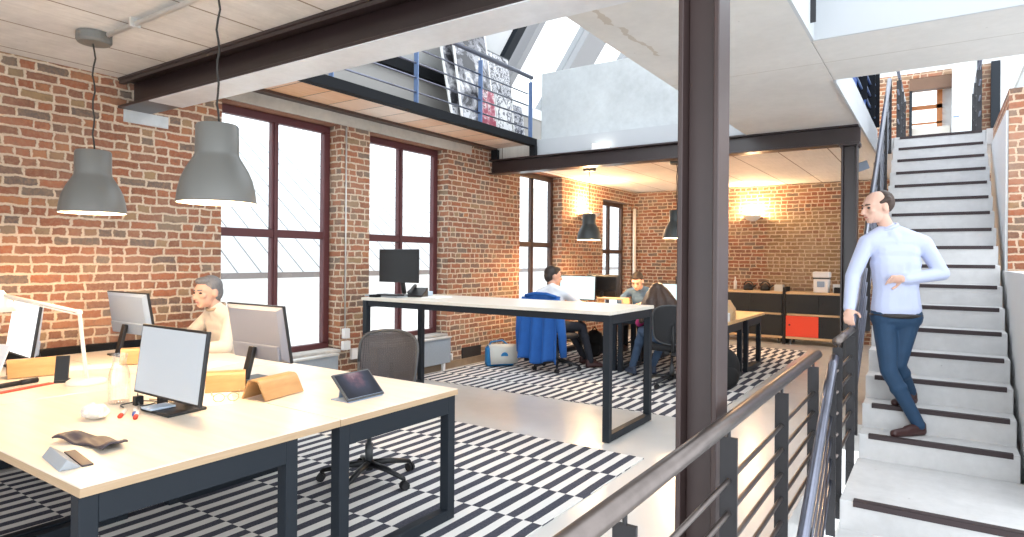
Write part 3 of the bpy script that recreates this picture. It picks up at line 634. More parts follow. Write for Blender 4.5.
# ------------------------------------------------------------------ chairs
def make_chair(name, label, arms, weave, loc, rz, group='office chairs'):
    t = thing(name, label, 'chair', loc, rz, group)
    MB().lathe([(.03, .075), (.035, .09), (.035, .13), (.02, .14)], 16).build('hub', M['black'], t, smooth=True)
    for k in range(5):
        a = rad(72 * k + 20); d = V((math.cos(a), math.sin(a), 0))
        lg = MB().tube([d * .02 + V((0, 0, .115)), d * .15 + V((0, 0, .105)), d * .31 + V((0, 0, .07))], [.024, .02, .014], 8).build('leg', M['black'], t, smooth=True)
        m = Matrix.Translation(d * .315) @ Matrix.Rotation(a + .6 * k, 4, 'Z')
        cs = MB()
        for s in (-1, 1):
            cs.lathe([(.012, -.008), (.028, -.008), (.028, .008), (.012, .008)], 14, m @ Matrix.Translation((0, s * .014, .028)) @ Matrix.Rotation(rad(90), 4, 'X'))
        cs.tube([m @ V((0, 0, .028)), m @ V((0, 0, .072))], .008, 8)
        cs.build('caster', M['matt_black'], lg)
    MB().lathe([(.026, .13), (.026, .25), (.016, .25), (.016, .40)], 16).build('column', M['dark_grey'], t, smooth=True)
    MB().box(-.10, .10, -.14, .10, .385, .425).box(-.03, .03, -.27, -.13, .39, .42).tube([(.1, 0, .405), (.22, .02, .40)], .008, 8).build('mechanism', M['black'], t, bevel=.01)
    def seatf(u, v):
        a = u * 2 * math.pi
        return (0, 0, 0)
    pts = []
    for i in range(28):
        a = 2 * math.pi * i / 28; c, s = math.cos(a), math.sin(a); e = .5
        pts.append((.245 * math.copysign(abs(c) ** e, c), .235 * math.copysign(abs(s) ** e, s) + .02))
    st = MB()
    lay = [(.90, .43), (.99, .44), (1, .465), (.97, .485), (.85, .497), (.45, .492)]
    vs = [(x * k, (y - .02) * k + .02, z - (.012 if y > .2 and z > .46 else 0)) for k, z in lay for x, y in pts]
    fs = [(i * 28 + j, i * 28 + (j + 1) % 28, (i + 1) * 28 + (j + 1) % 28, (i + 1) * 28 + j) for i in range(len(lay) - 1) for j in range(28)]
    fs += [tuple(range(28))[::-1], tuple(range((len(lay) - 1) * 28, len(lay) * 28))]
    st.add(vs, fs).build('seat', M['matt_black'], t, smooth=True)
    # curved back: superellipse outline, slightly narrower at the bottom
    def bp(u, v):                      # u across -1..1, v up -1..1
        hw = .225 + .012 * v
        e = (1 - abs(v) ** 4.5) ** .22 if abs(v) < 1 else 0
        x = u * hw * max(e, .55 if abs(v) < 1 else .55)
        return (x, -.27 - .06 * (v * .5 + .5) + .05 * u * u + .02 * (1 - v * v) * 0, .745 + .225 * v)
    MB().grid(lambda i, j: bp(2 * i - 1, 2 * j - 1), 14, 16).build('backrest', weave, t, smooth=True, solid=.006)
    rim = [bp(math.copysign(abs(math.cos(a)) ** .4, math.cos(a)) if abs(math.cos(a)) > 1e-6 else 0, math.copysign(abs(math.sin(a)) ** .4, math.sin(a)) if abs(math.sin(a)) > 1e-6 else 0) for a in [2 * math.pi * i / 48 for i in range(49)]]
    MB().tube(rim, .010, 8).build('back_frame', M['dark_grey'], t, smooth=True)
    MB().tube([(0, -.13, .40), (0, -.30, .43), (0, -.325, .55), (0, -.318, .74)], [.022, .022, .02, .014], 8).build('back_support', M['black'], t, smooth=True)
    if arms:
        for s in (-1, 1):
            ar = MB().tube([(s * .10, 0, .41), (s * .27, -.02, .43), (s * .29, -.03, .62)], .014, 8).build('armrest', M['black'], t, smooth=True)
            MB().box(s * .29 - .04, s * .29 + .04, -.14, .12, .62, .645).build('arm_pad', M['matt_black'], ar, bevel=.01)
    return t
dk = flat('black_mesh', (.016, .017, .02), .7)
ch1 = make_chair('office_chair', 'dark mesh-backed office chair at the end of the front desks', False, M['weave'], (-3.15, 2.97, .0085), rad(198))
ch2 = make_chair('office_chair', 'black office chair carrying the bright blue jacket', False, dk, (-4.27, 7.42, .0085), rad(-8))
ch3 = make_chair('office_chair', 'black office chair with armrests under the long-haired woman', True, dk, (-2.62, 7.28, .0085), rad(22))
ch4 = dup(ch2, 'black office chair under the man in the cream sweater', (-4.90, 3.10, .0085), rad(188))
ch5 = dup(ch2, 'black office chair under the man in the denim shirt', (-4.12, 10.05, .0085), rad(180))

# ------------------------------------------------------------------ pendants
def make_pendant(name, label, loc, s, ceil_z, mat, canopy=True, lit=True, group='bell pendant lamps'):
    t = thing(name, label, 'lamp', loc, 0, group)      # origin at centre of the rim
    # outer profile of the bell: wide flaring body, shoulder, straight neck
    prof = [(.192, 0), (.1905, .02), (.185, .065), (.172, .12), (.153, .165), (.130, .205), (.114, .232), (.107, .246), (.1055, .258), (.104, .395), (.098, .405)]
    pr = [(r * s, z * s) for r, z in prof]
    sh = MB().lathe(pr, 48, caps=False).lathe([(0.004, .406 * s), (.098 * s, .405 * s)], 48, caps=False).build('shade', mat, t, smooth=True)
    MB().lathe([((r - .006) * s, z) for r, z in pr[:-2]] if False else [(a - .005 * s, z) for a, z in pr[:-1]], 48, caps=False).build('shade_lining', M['pend_in'], sh, smooth=True)
    MB().lathe([(.187 * s, .0), (.1925 * s, -.002), (.1935 * s, .004), (.192 * s, .006)], 48, caps=False).build('rim', mat, sh)
    MB().ball((0, 0, .13 * s), .045 * s).lathe([(.02 * s, .16 * s), (.02 * s, .25 * s)], 12).build('bulb', M['bulb'], t, smooth=True)
    top = ceil_z - loc[2]
    cp = [V((.012 * math.sin(k * 1.3) * (1 if k < 3 else .3), .008 * math.cos(k * 1.7), .405 * s + (top - .405 * s) * k / 14)) for k in range(15)]
    MB().tube(cp, .0055, 8).build('cord', M['cord'], t, smooth=True)
    if canopy:
        MB().lathe([(.092, top - .07), (.102, top - .055), (.102, top - .002)], 32).build('canopy', mat, t, smooth=False, bevel=.004)
    return t
make_pendant('pendant_lamp', 'grey bell pendant lamp hanging at left in front of plain brick', (-4.575, 1.88, 1.776), 1.0, CZ, M['pendant'])
make_pendant('pendant_lamp', 'larger-looking grey bell pendant lamp hanging in front of the first window', (-3.11, 1.858, 1.777), 1.0, CZ, M['pendant'])
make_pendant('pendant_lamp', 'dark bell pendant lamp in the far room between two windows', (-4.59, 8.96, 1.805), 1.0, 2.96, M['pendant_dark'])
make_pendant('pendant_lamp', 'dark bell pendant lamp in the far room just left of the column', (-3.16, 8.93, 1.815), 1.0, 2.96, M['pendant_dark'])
# conduit on the ceiling
cd = thing('ceiling_conduit', 'pale conduit pipe running over the ceiling from the left pendant lamp', 'pipe', (-4.44, 1.90, CZ))
MB().tube([(.02, 0, -.035), (2.6, 0, -.035)], .016, 12).build('pipe', M['conduit'], cd, smooth=True)
for xx in (.36, 1.4): MB().box(xx - .012, xx + .012, -.03, .03, -.055, 0).build('clip', M['conduit'], cd)

# ------------------------------------------------------------------ monitors
def monitor(label, loc, rz, w, h, zc, tilt, scr, back, stand='black', group='monitors', deep=.045, chin=0.0, name='monitor', bez=.012):
    """screen faces local -Y, base at z=0"""
    t = thing(name, label, 'monitor', loc, rz, group)
    m = Matrix.Translation((0, 0, zc)) @ Matrix.Rotation(rad(tilt), 4, 'X')
    MB().box(-w / 2, w / 2, 0, .018, -h / 2 - chin, h / 2, m).build('bezel', M['black'], t, bevel=.004)
    MB().box(-w / 2 + bez, w / 2 - bez, -.002, .001, -h / 2 + bez, h / 2 - bez, m).build('screen', scr, t)
    bk = MB()
    bk.add([m @ V(p) for p in [(-w / 2 + .004, .018, -h / 2 - chin + .004), (w / 2 - .004, .018, -h / 2 - chin + .004), (w / 2 - .004, .018, h / 2 - .004), (-w / 2 + .004, .018, h / 2 - .004),
             (-w * .42, deep, -h * .40 - chin), (w * .42, deep, -h * .40 - chin), (w * .42, deep * .8, h * .42), (-w * .42, deep * .8, h * .42)]],
           [(0, 1, 2, 3), (4, 7, 6, 5), (0, 4, 5, 1), (1, 5, 6, 2), (2, 6, 7, 3), (3, 7, 4, 0)])
    bo = bk.build('back_shell', back, t, bevel=.006)
    MB().box(-w * .40, w * .40, deep - .004, deep + .012, -h * .45 - chin, -h * .18, m).build('port_cover', back, bo, bevel=.008)
    MB().bar((0, .05, zc - h * .25), (0, .10, .02), .05, .028, (0, 1, 0)).build('neck', M[stand], t, bevel=.005)
    MB().prism([(-.13, -.07), (.13, -.07), (.11, .13), (-.11, .13)], 0.0, .014).build('stand_base', M[stand], t, bevel=.004)
    return t
monitor('front monitor with blank grey-white screen facing the viewer', (-3.075, 1.60, .75), 0, .60, .345, .232, -7, M['screen_grey'], M['silver'])
monitor('silver-backed monitor seen from behind in front of the cream-sweater man', (-3.42, 2.33, .75), rad(180), .565, .345, .295, -10, M['screen_white'], M['silver_dark'])
monitor('silver-backed monitor seen from behind beside the brick wall', (-5.07, 2.36, .75), rad(180), .62, .33, .315, -10, M['screen_white'], M['silver'])
monitor('monitor with bright white screen behind the desk lamp at the left', (-5.06, 1.66, .75), rad(-4), .56, .37, .265, -8, M['screen_white'], M['silver'])
monitor('black-screened monitor on the high table in front of the second window', (-4.99, 5.12, 1.075), 0, .60, .37, .335, 0, M['black'], M['black'], deep=.05)
monitor('monitor with bright cyan-white spreadsheet beside the man in the white shirt', (-4.58, 8.56, .75), 0, .62, .37, .315, -3, M['screen_cyan'], M['black'])
monitor('dark monitor seen from behind left of the denim-shirt man', (-4.30, 8.90, .75), rad(180), .56, .35, .34, -3, M['screen_white'], M['black'])
monitor('bright cyan-white monitor behind the long-haired woman', (-2.98, 8.58, .75), 0, .58, .30, .27, -3, M['screen_cyan'], M['black'])
monitor('dark monitor peeking above the bright one next to the column', (-2.93, 8.98, .75), rad(180), .50, .34, .34, -3, M['screen_white'], M['black'])

# ------------------------------------------------------------------ things on the front desks
TZ = .75
# tablet on a wedge stand
tb = thing('tablet', 'tablet on a wedge stand at the corner of the front desk', 'tablet', (-2.56, 2.34, TZ), rad(90))
m = Matrix.Translation((0, -.06, .012)) @ Matrix.Rotation(rad(-47), 4, 'X')
MB().box(-.13, .13, 0, .012, 0, .178, m).build('body', M['dark_grey'], tb, bevel=.006)
MB().box(-.118, .118, -.0015, .001, .012, .166, m).build('screen', M['tablet'], tb)
MB().box(-.12, .12, -.055, .085, 0, .006).box(-.12, .12, -.052, -.038, .004, .022).bar((0, .07, .005), (0, .05, .105), .16, .006, (0, 1, 0)).build('stand', M['silver'], tb, bevel=.002)
# bent plywood stands
def ply_stand(label, loc, rz, w=.27):
    th = .008; pr = []
    for a in range(0, 9):
        pass
    path = [(-.075, 0.004), (-.03, .088), (-.022, .098), (-.01, .102), (.03, .102), (.042, .098), (.05, .088), (.085, .004)]
    b = MB()
    vs = []
    for (y, z) in path: vs += [(-w / 2, y, z), (w / 2, y, z)]
    b.add(vs, [(2 * i, 2 * i + 1, 2 * i + 3, 2 * i + 2) for i in range(len(path) - 1)])
    o = b.build('plywood_riser', M['ply'], None, loc, solid=.009); o.rotation_euler = (0, 0, rz)
    return tag(o, label, 'stand', 'bent plywood risers')
ply_stand('bent plywood riser in front of the silver monitor near the tablet', (-2.97, 2.11, TZ), rad(101), .28)
ply_stand('bent plywood riser behind the wire eyeglasses by the monitor foot', (-3.31, 2.04, TZ), rad(55), .20)
ply_stand('bent plywood riser under the bright monitor by the pens at the left', (-4.66, 1.60, TZ), rad(75), .28)
ply_stand('bent plywood riser behind the glass carafe near the brick wall', (-4.62, 2.22, TZ), rad(60), .26)
# desk lamp
dl = thing('desk_lamp', 'white jointed desk lamp standing on the desk by the brick wall', 'lamp', (-4.13, 1.67, TZ))
MB().lathe([(.10, 0), (.10, .018), (.085, .028), (.02, .032)], 32).build('base', M['cream'], dl, smooth=True)
# arm heights measured from the photo
MB().tube([(.0, 0, .03), (-.10, .0, .41)], .010, 10).tube([(.018, 0, .03), (-.08, .0, .40)], .005, 8).build('lower_arm', M['cream'], dl, smooth=True)
MB().ball((-.10, 0, .41), .018).build('elbow_joint', M['cream'], dl, smooth=True)
MB().tube([(-.10, 0, .415), (-.62, -.20, .50)], .010, 10).tube([(-.10, 0, .395), (-.60, -.19, .482)], .005, 8).build('upper_arm', M['cream'], dl, smooth=True)
MB().lathe([(.085, -.10), (.06, -.02), (.025, .02), (.02, .03)], 24, Matrix.Translation((-.66, -.215, .50)), caps=True).build('lamp_head', M['cream'], dl, smooth=True)
# laptop at the left edge
lt = thing('laptop', 'pale laptop lid cut by the left edge of the photo', 'laptop', (-4.66, 1.22, TZ), rad(10))
MB().box(-.16, .16, -.11, .11, 0, .014).build('keyboard_base', M['silver'], lt, bevel=.004)
MB().box(-.16, .16, 0, .008, 0, .22, Matrix.Translation((0, .11, .012)) @ Matrix.Rotation(rad(-20), 4, 'X')).build('lid', M['white'], lt, bevel=.004)
# glass carafe
cf = thing('carafe', 'clear glass carafe standing left of the front monitor', 'carafe', (-3.46, 1.55, TZ))
MB().lathe([(.0, .001), (.046, .001), (.05, .01), (.05, .13), (.044, .165), (.032, .195), (.03, .215), (.038, .25)], 28, caps=False).build('glass_body', M['carafe'], cf, smooth=True)
MB().lathe([(.001, .006), (.044, .006), (.044, .008), (.001, .008)], 24).build('glass_bottom', M['carafe'], cf, smooth=True)
# phone holder (dark, leaning)
ph = thing('phone_dock', 'small dark phone dock leaning beside the white lamp base', 'dock', (-4.28, 1.60, TZ), rad(60))
MB().box(-.035, .035, -.03, .06, 0, .015).build('dock_base', M['black'], ph, bevel=.004)
MB().box(-.035, .035, 0, .014, 0, .15, Matrix.Translation((0, -.02, .014)) @ Matrix.Rotation(rad(-22), 4, 'X')).build('phone', M['black'], ph, bevel=.004)
# pens and strips at left
def rod_item(name, label, p, q, r, mat, cat, group=None, tip=None):
    c = (V(p) + V(q)) / 2; t = thing(name, label, cat, (c.x, c.y, TZ), 0, group)
    p, q = V(p) - c, V(q) - c; p.z = q.z = r
    MB().tube([p, p.lerp(q, .72)], r, 10).build('barrel', mat, t, smooth=True)
    MB().tube([p.lerp(q, .72), q], r * 1.12, 10).build('cap', tip or mat, t, smooth=True)
    return t
rod_item('marker_pen', 'thick black pen lying at the left edge on a red folder', (-4.32, 1.20, 0), (-4.40, 1.52, 0), .014, M['black'], 'pen')
tag(MB().box(-.02, .02, -.20, .20, 0, .008).build('red_ruler', M['red'], None, (-4.22, 1.36, TZ), bevel=.002), 'thin red folder strip beside the black pen at left edge', 'ruler').rotation_euler = (0, 0, rad(18))
rod_item('marker_pen', 'white marker with red cap nearest the crumpled paper', (-3.22, 1.47, 0), (-3.12, 1.40, 0), .009, M['white'], 'pen', 'markers', M['red'])
rod_item('marker_pen', 'white marker with blue cap between the red-capped ones', (-3.23, 1.52, 0), (-3.10, 1.455, 0), .009, M['white'], 'pen', 'markers', M['blue'])
rod_item('marker_pen', 'white marker with red cap nearest the monitor', (-3.16, 1.50, 0), (-3.04, 1.43, 0), .009, M['white'], 'pen', 'markers', M['red'])
# crumpled paper
cb = MB(); cb.ball((0, 0, .03), (.065, .05, .032), n=22, m=14)
cb.v = [tuple(V(v) * (1 + .35 * noise.noise(V(v) * 40))) for v in cb.v]; cb.v = [(x, y, max(z, 0)) for x, y, z in cb.v]
tag(cb.build('crumpled_paper', M['crumple'], None, (-3.21, 1.335, TZ)), 'crumpled pale paper ball beside the markers', 'paper')
# spectacle case and satin pouch
cs = thing('spectacle_case', 'grey folded spectacle case at the front desk corner', 'case', (-2.63, .985, TZ), rad(-8))
MB().add([(-.12, -.036, 0), (.12, -.036, 0), (.12, .035, 0), (-.12, .035, 0), (-.12, -.010, .036), (.12, -.010, .036)], [(0, 1, 2, 3), (0, 4, 5, 1), (3, 2, 5, 4), (0, 3, 4), (1, 5, 2)]).build('case_body', M['grey_case'], cs, bevel=.003)
MB().box(-.12, .12, .034, .07, 0, .006).build('flap', M['fabric_dark'], cs, bevel=.002)
pg = MB().grid(lambda u, v: (-.16 + .32 * u, (v - .5) * .10 + .03 * math.sin(u * 3), .006 + .028 * max(0, math.sin(u * 7 + 1.2)) * (1 - abs(v - .5)) + .004 * math.sin(v * 9 + u * 12)), 24, 8)
o = pg.build('satin_pouch', M['fabric_dark'], None, (-2.78, 1.135, TZ), solid=.006, smooth=True); o.rotation_euler = (0, 0, rad(8)); tag(o, 'dark satin cloth pouch lying behind the grey case', 'pouch')
# notepad on the monitor foot, plugs and cables, eyeglasses, papers
tag(MB().box(-.045, .045, -.06, .06, 0, .01).build('notepad', M['note'], None, (-3.12, 1.575, TZ + .016), bevel=.002), 'pale blue notepad lying on the front monitor foot', 'notepad')
def cable(label, pts, plug, cl, grp='charging cables'):
    t = thing('charging_cable', label, 'cable', (*plug, TZ), 0, grp); c = V((*plug, 0))
    P = [V((x, y, z)) - c for x, y, z in pts]; sm = []
    for i in range(len(P) - 1):
        for k in range(6):
            a = P[max(i - 1, 0)]; b = P[i]; d = P[i + 1]; e = P[min(i + 2, len(P) - 1)]; u = k / 6
            sm.append(.5 * ((2 * b) + (d - a) * u + (2 * a - 5 * b + 4 * d - e) * u * u + (3 * b - a - 3 * d + e) * u ** 3))
    MB().tube(sm, .0035, 6).build('wire', cl, t, smooth=True)
    MB().box(-.016, .016, -.02, .02, 0, .045).box(-.006, -.002, -.003, .003, .045, .06).build('plug', M['black'], t, bevel=.004)
cable('thin cable with a black plug left of the monitor foot', [(-3.33, 1.58, .02), (-3.25, 1.56, .01), (-3.30, 1.66, .006), (-3.38, 1.62, .006), (-3.37, 1.52, .006), (-3.30, 1.50, .006)], (-3.33, 1.58), M['dark_grey'])
cable('thin cable with a black plug behind the notepad', [(-3.25, 1.66, .02), (-3.24, 1.70, .006), (-3.32, 1.70, .006), (-3.40, 1.66, .006)], (-3.25, 1.66), M['collar'])
cable('short tan cable with a black plug beside the silver monitor foot', [(-3.17, 2.22, .02), (-3.21, 2.28, .006), (-3.25, 2.22, .006), (-3.27, 2.27, .006)], (-3.17, 2.22), M['collar'])
eg = thing('eyeglasses', 'brass wire eyeglasses lying open on the front desk', 'glasses', (-3.04, 1.875, TZ), rad(60))
for s in (-1, 1):
    MB().tube([(s * .034 + .026 * math.cos(a), 0, .024 + .021 * math.sin(a)) for a in [2 * math.pi * i / 20 for i in range(21)]], .0022, 6).build('rim', M['oak'], eg)
    MB().tube([(s * .06, 0, .034), (s * .068, .13, .03), (s * .068, .155, .006)], .0022, 6).build('temple', M['oak'], eg)
MB().tube([(-.008, 0, .03), (.008, 0, .03)], .002, 6).build('bridge', M['oak'], eg)
for i, (x, y, a, lb) in enumerate(((-4.15, 2.45, 12, 'white sheets of paper on the desk before the cream-sweater man'), (-3.16, 1.86, 60, 'white sheet of paper beside the wire eyeglasses'), (-4.7, 1.95, -20, 'white sheet of paper behind the white lamp'))):
    o = MB().box(-.105, .105, -.148, .148, 0, .003).build('paper_sheet', M['paper'], None, (x, y, TZ)); o.rotation_euler = (0, 0, rad(a)); tag(o, lb, 'paper', 'paper sheets')
ct = thing('cable_trunking', 'dark navy trunking along the brick wall behind the desks', 'trunking', (W + .06, 1.9, .68))
MB().box(-.05, .03, -1.0, 1.0, 0, .12).build('trunk', M['mezz'], ct, bevel=.006)
for yy in (-.8, .8): MB().box(-.055, .02, yy - .02, yy + .02, -.68, 0).build('bracket', M['mezz'], ct)

# things on the high table
kb = thing('docking_keyboard', 'dark keyboard tray under the monitor on the high table', 'keyboard', (-4.98, 4.93, 1.075))
MB().box(-.24, .24, -.09, .08, 0, .018).build('tray', M['grey_case'], kb, bevel=.004)
MB().box(-.05, .25, -.10, .02, .018, .034).build('keys', M['black'], kb, bevel=.004)
tk = thing('telephone', 'dark desk telephone beside the monitor on the high table', 'telephone', (-4.70, 5.12, 1.075), rad(20))
MB().add([(-.09, -.09, 0), (.09, -.09, 0), (.09, .09, 0), (-.09, .09, 0), (-.09, -.09, .02), (.09, -.09, .02), (.09, .09, .10), (-.09, .09, .10)], [(0, 1, 2, 3), (4, 7, 6, 5), (0, 4, 5, 1), (1, 5, 6, 2), (2, 6, 7, 3), (3, 7, 4, 0)]).build('phone_base', M['black'], tk, bevel=.006)
MB().tube([(-.065, -.08, .05), (-.065, -.03, .075), (-.065, .05, .11), (-.065, .09, .115)], [.022, .014, .014, .022], 10).build('handset', M['dark_grey'], tk, smooth=True)
tag(MB().box(-.06, .06, -.05, .05, 0, .05).build('tissue_box', M['note'], None, (-4.79, 5.36, 1.075), bevel=.006), 'pale blue small box behind the telephone on high table', 'box')
tag(MB().box(-.10, .10, -.14, .14, 0, .012).build('notebook', M['paper'], None, (-4.42, 5.12, 1.075), bevel=.003), 'white notebook lying right of the telephone', 'notebook')
tag(MB().box(-.05, .05, -.04, .04, 0, .025).build('card_box', M['mezz'], None, (-5.02, 4.80, 1.075), bevel=.003), 'small black box at the left end of the high table', 'box')

# ------------------------------------------------------------------ wall fittings
def radiator(label, y0, y1):
    t = thing('radiator', label, 'radiator', (W + .09, (y0 + y1) / 2, 0), 0, 'flat panel radiators'); hw = (y1 - y0) / 2
    MB().box(-.03, .03, -hw, hw, .10, .43).build('panel', M['radiator'], t, bevel=.008)
    MB().box(-.05, .05, -hw, hw, .43, .45).build('top_grille', M['conduit'], t, bevel=.004)
    for s in (-1, 1): MB().box(-.02, .02, s * (hw - .12) - .02, s * (hw - .12) + .02, 0, .10).build('foot', M['white'], t)
    MB().tube([(0, hw, .2), (0, hw + .05, .2), (0, hw + .06, .12)], .016, 8).build('valve', M['white'], t, smooth=True)
radiator('flat grey radiator under the first window behind the desks', 3.42, 4.66)
radiator('flat grey radiator under the second window behind the high table', 5.30, 6.58)
bx = thing('electrical_box', 'pair of white electrical boxes with conduit right of the first window', 'electrical box', (W + .03, 4.84, .46))
MB().box(-.025, .025, -.04, .04, .13, .24).build('upper_box', M['white'], bx, bevel=.004)
MB().box(-.025, .025, -.05, .05, 0, .10).build('lower_box', M['white'], bx, bevel=.004)
MB().tube([(-.015, 0, .24), (-.015, 0, 2.5)], .009, 8).build('conduit', M['conduit'], bx, smooth=True)
s2 = thing('wall_socket', 'white socket box on the brick pier beside the high table leg', 'socket', (W + .02, 5.0, .34))
MB().box(-.02, .02, -.075, .075, 0, .12).build('socket_box', M['white'], s2, bevel=.004); MB().tube([(0, .03, 0), (0, .03, -.34)], .008, 8).build('conduit', M['conduit'], s2)
tag(MB().box(-.01, .012, -.22, .22, 0, .15).build('air_brick', M['matt_black'], None, (W + .002, 7.18, .09)), 'dark vent hole low in the brick wall left of the blue bag', 'vent')
cp = MB().tube([(0, 0, 0), (0, 0, 2.6)], .035, 12); tag(cp.build('riser_pipe', M['cream'], None, (W + .08, 12.82, 0), smooth=True), 'pale vertical pipe in the far brick corner', 'pipe')
sc = thing('wall_sconce', 'bowl-shaped uplight glowing on the far brick wall', 'lamp', (-3.0, 12.9, 2.28))
MB().lathe([(.02, -.02), (.09, .0), (.15, .05), (.17, .09)], 24, Matrix.Translation((0, -.16, 0)), caps=False).build('bowl', M['cream'], sc, smooth=True)
MB().box(-.03, .03, -.16, 0, -.01, .03).build('bracket', M['cream'], sc); MB().ball((0, -.16, .07), .04).build('bulb', M['bulb'], sc, smooth=True)
sc2 = thing('wall_sconce', 'uplight glowing on the window wall behind the far pendant lamp', 'lamp', (W, 10.55, 2.26), rad(90))
MB().lathe([(.02, -.02), (.09, .0), (.15, .05), (.17, .09)], 24, Matrix.Translation((0, -.18, 0)), caps=False).build('bowl', M['cream'], sc2, smooth=True)
MB().box(-.03, .03, -.18, 0, -.01, .03).build('bracket', M['cream'], sc2); MB().ball((0, -.18, .07), .04).build('bulb', M['bulb'], sc2, smooth=True)
em = thing('emergency_light', 'twin clear emergency light standing on the far steel beam', 'lamp', (-3.74, 7.62, 2.96))
MB().box(-.13, .13, -.02, .03, 0.0, .03).build('base', M['white'], em, bevel=.004)
for s in (-1, 0, 1): MB().box(s * .085 - .032, s * .085 + .032, -.02, .03, .03, .085).build('lens', M['exit_glow'], em, bevel=.008)
sp = thing('spotlight', 'small grey spotlight fixed under the ceiling beside the slim column', 'spotlight', (-.96, 9.8, 2.96), rad(-60))
MB().tube([(0, 0, 0), (0, 0, -.12)], .012, 8).build('stem', M['white'], sp); MB().box(-.05, .05, -.10, .10, -.24, -.12, Matrix.Rotation(rad(20), 4, 'X')).build('housing', M['silver'], sp, bevel=.012)
MB().lathe([(.04, 0), (.04, .02)], 16, Matrix.Translation((0, -.04, -.20)) @ Matrix.Rotation(rad(110), 4, 'X')).build('lens', M['black'], sp)

# ------------------------------------------------------------------ far cabinets
def cabinet(label, x0, x1, doors, feet=True):
    t = thing('sideboard', label, 'cabinet', ((x0 + x1) / 2, 12.40, 0), 0, 'black sideboards'); hw = (x1 - x0) / 2; d = .22
    MB().box(-hw, hw, -d, d, .10, .14).box(-hw, hw, -d, d, .52, .555).box(-hw, hw, -d, d, .90, .94).build('shelf', M['oak'], t, bevel=.003)
    MB().box(-hw, -hw + .02, -d, d, .14, .90).box(hw - .02, hw, -d, d, .14, .90).box(-hw, hw, d - .02, d, .14, .90).box(-.01, .01, -d + .02, d, .14, .90).build('carcass', M['cab_black'], t)
    for k, (cx, z0, z1, mt) in enumerate(doors):
        a, b = (-hw + .005, -.003) if cx < 0 else (.003, hw - .005)
        dr = MB().box(a, b, -d - .004, -d + .016, z0, z1).build('door', mt, t, bevel=.002)
        MB().lathe([(.016, 0), (.016, .006)], 14, Matrix.Translation((a + .06, -d - .004, (z0 + z1) / 2 + .02)) @ Matrix.Rotation(rad(90), 4, 'X')).build('finger_hole', M['matt_black'], dr)
    for s in (-1, 1):
        for q in (-1, 1): MB().lathe([(.022, 0), (.022, .04), (.012, .05), (.012, .10)], 12, Matrix.Translation((s * (hw - .07), q * .16, 0))).build('caster', M['dark_grey'], t)
    return t
K, RD = M['cab_black'], M['cab_red']
cabinet('black sideboard with a red door, right of the dark gap', -2.28, -1.20, ((-1, .56, .895, K), (1, .56, .895, K), (-1, .145, .515, RD), (1, .145, .515, K)))
cabinet('all-black sideboard left of the one with the red door', -3.46, -2.34, ((-1, .56, .895, K), (1, .56, .895, K), (-1, .145, .515, K), (1, .145, .515, K)))
tag(MB().box(-.025, .02, -.22, .22, 0, 1.02).build('divider_panel', M['matt_black'], None, (-2.308, 12.40, 0), bevel=.003), 'black upright panel between the two sideboards', 'panel')
cm = thing('coffee_machine', 'white coffee machine on the red-doored sideboard', 'coffee machine', (-1.72, 12.38, .94))
MB().box(-.12, .12, -.13, .13, 0, .24).build('body', M['white'], cm, bevel=.015); MB().box(-.135, .135, -.13, .13, .265, .37).build('water_tank', M['white'], cm, bevel=.02)
MB().box(-.13, .13, -.12, .12, .24, .265).build('waist', M['dark_grey'], cm); MB().box(-.06, .06, -.145, -.13, .10, .2).build('spout', M['silver'], cm, bevel=.01)
tag(MB().box(-.09, .09, -.08, .08, 0, .15).build('carton', M['paper'], None, (-1.45, 12.42, .94), bevel=.004), 'pale carton right of the coffee machine', 'box')
tr = thing('serving_tray', 'black low tray of cups at right end of sideboard', 'tray', (-1.36, 12.30, .94)); MB().box(-.15, .15, -.09, .03, 0, .10).build('tray', M['matt_black'], tr, bevel=.01)
for i, xx in enumerate((-2.98, -2.68)):
    kt = thing('kettle', ['black kettle on the all-black sideboard next to the column', 'black kettle on the all-black sideboard next to the white tin'][i], 'kettle', (xx, 12.40, .94), 0, 'black kettles')
    MB().lathe([(.08, 0), (.092, .03), (.088, .07), (.055, .105), (.03, .12), (.012, .135)], 24).build('body', M['black'], kt, smooth=True)
    MB().tube([(.06 * math.cos(a) * 1.4, 0, .085 + .08 * math.sin(a)) for a in [math.pi * i / 10 for i in range(11)]], .009, 8).build('handle', M['black'], kt, smooth=True)
    MB().tube([(.07, 0, .05), (.12, 0, .085), (.14, 0, .11)], [.02, .014, .01], 8).build('spout', M['black'], kt, smooth=True)
tag(MB().lathe([(.02, 0), (.03, .005), (.03, .16), (.012, .19), (.012, .25)], 16).build('bottle', M['paper'], None, (-3.22, 12.38, .94), smooth=True), 'slim pale bottle at the column end of the sideboard', 'bottle')
tag(MB().box(-.075, .075, -.07, .07, 0, .12).build('tin_box', M['conduit'], None, (-2.425, 12.36, .94), bevel=.006), 'white tin box beside the dark divider panel', 'box')
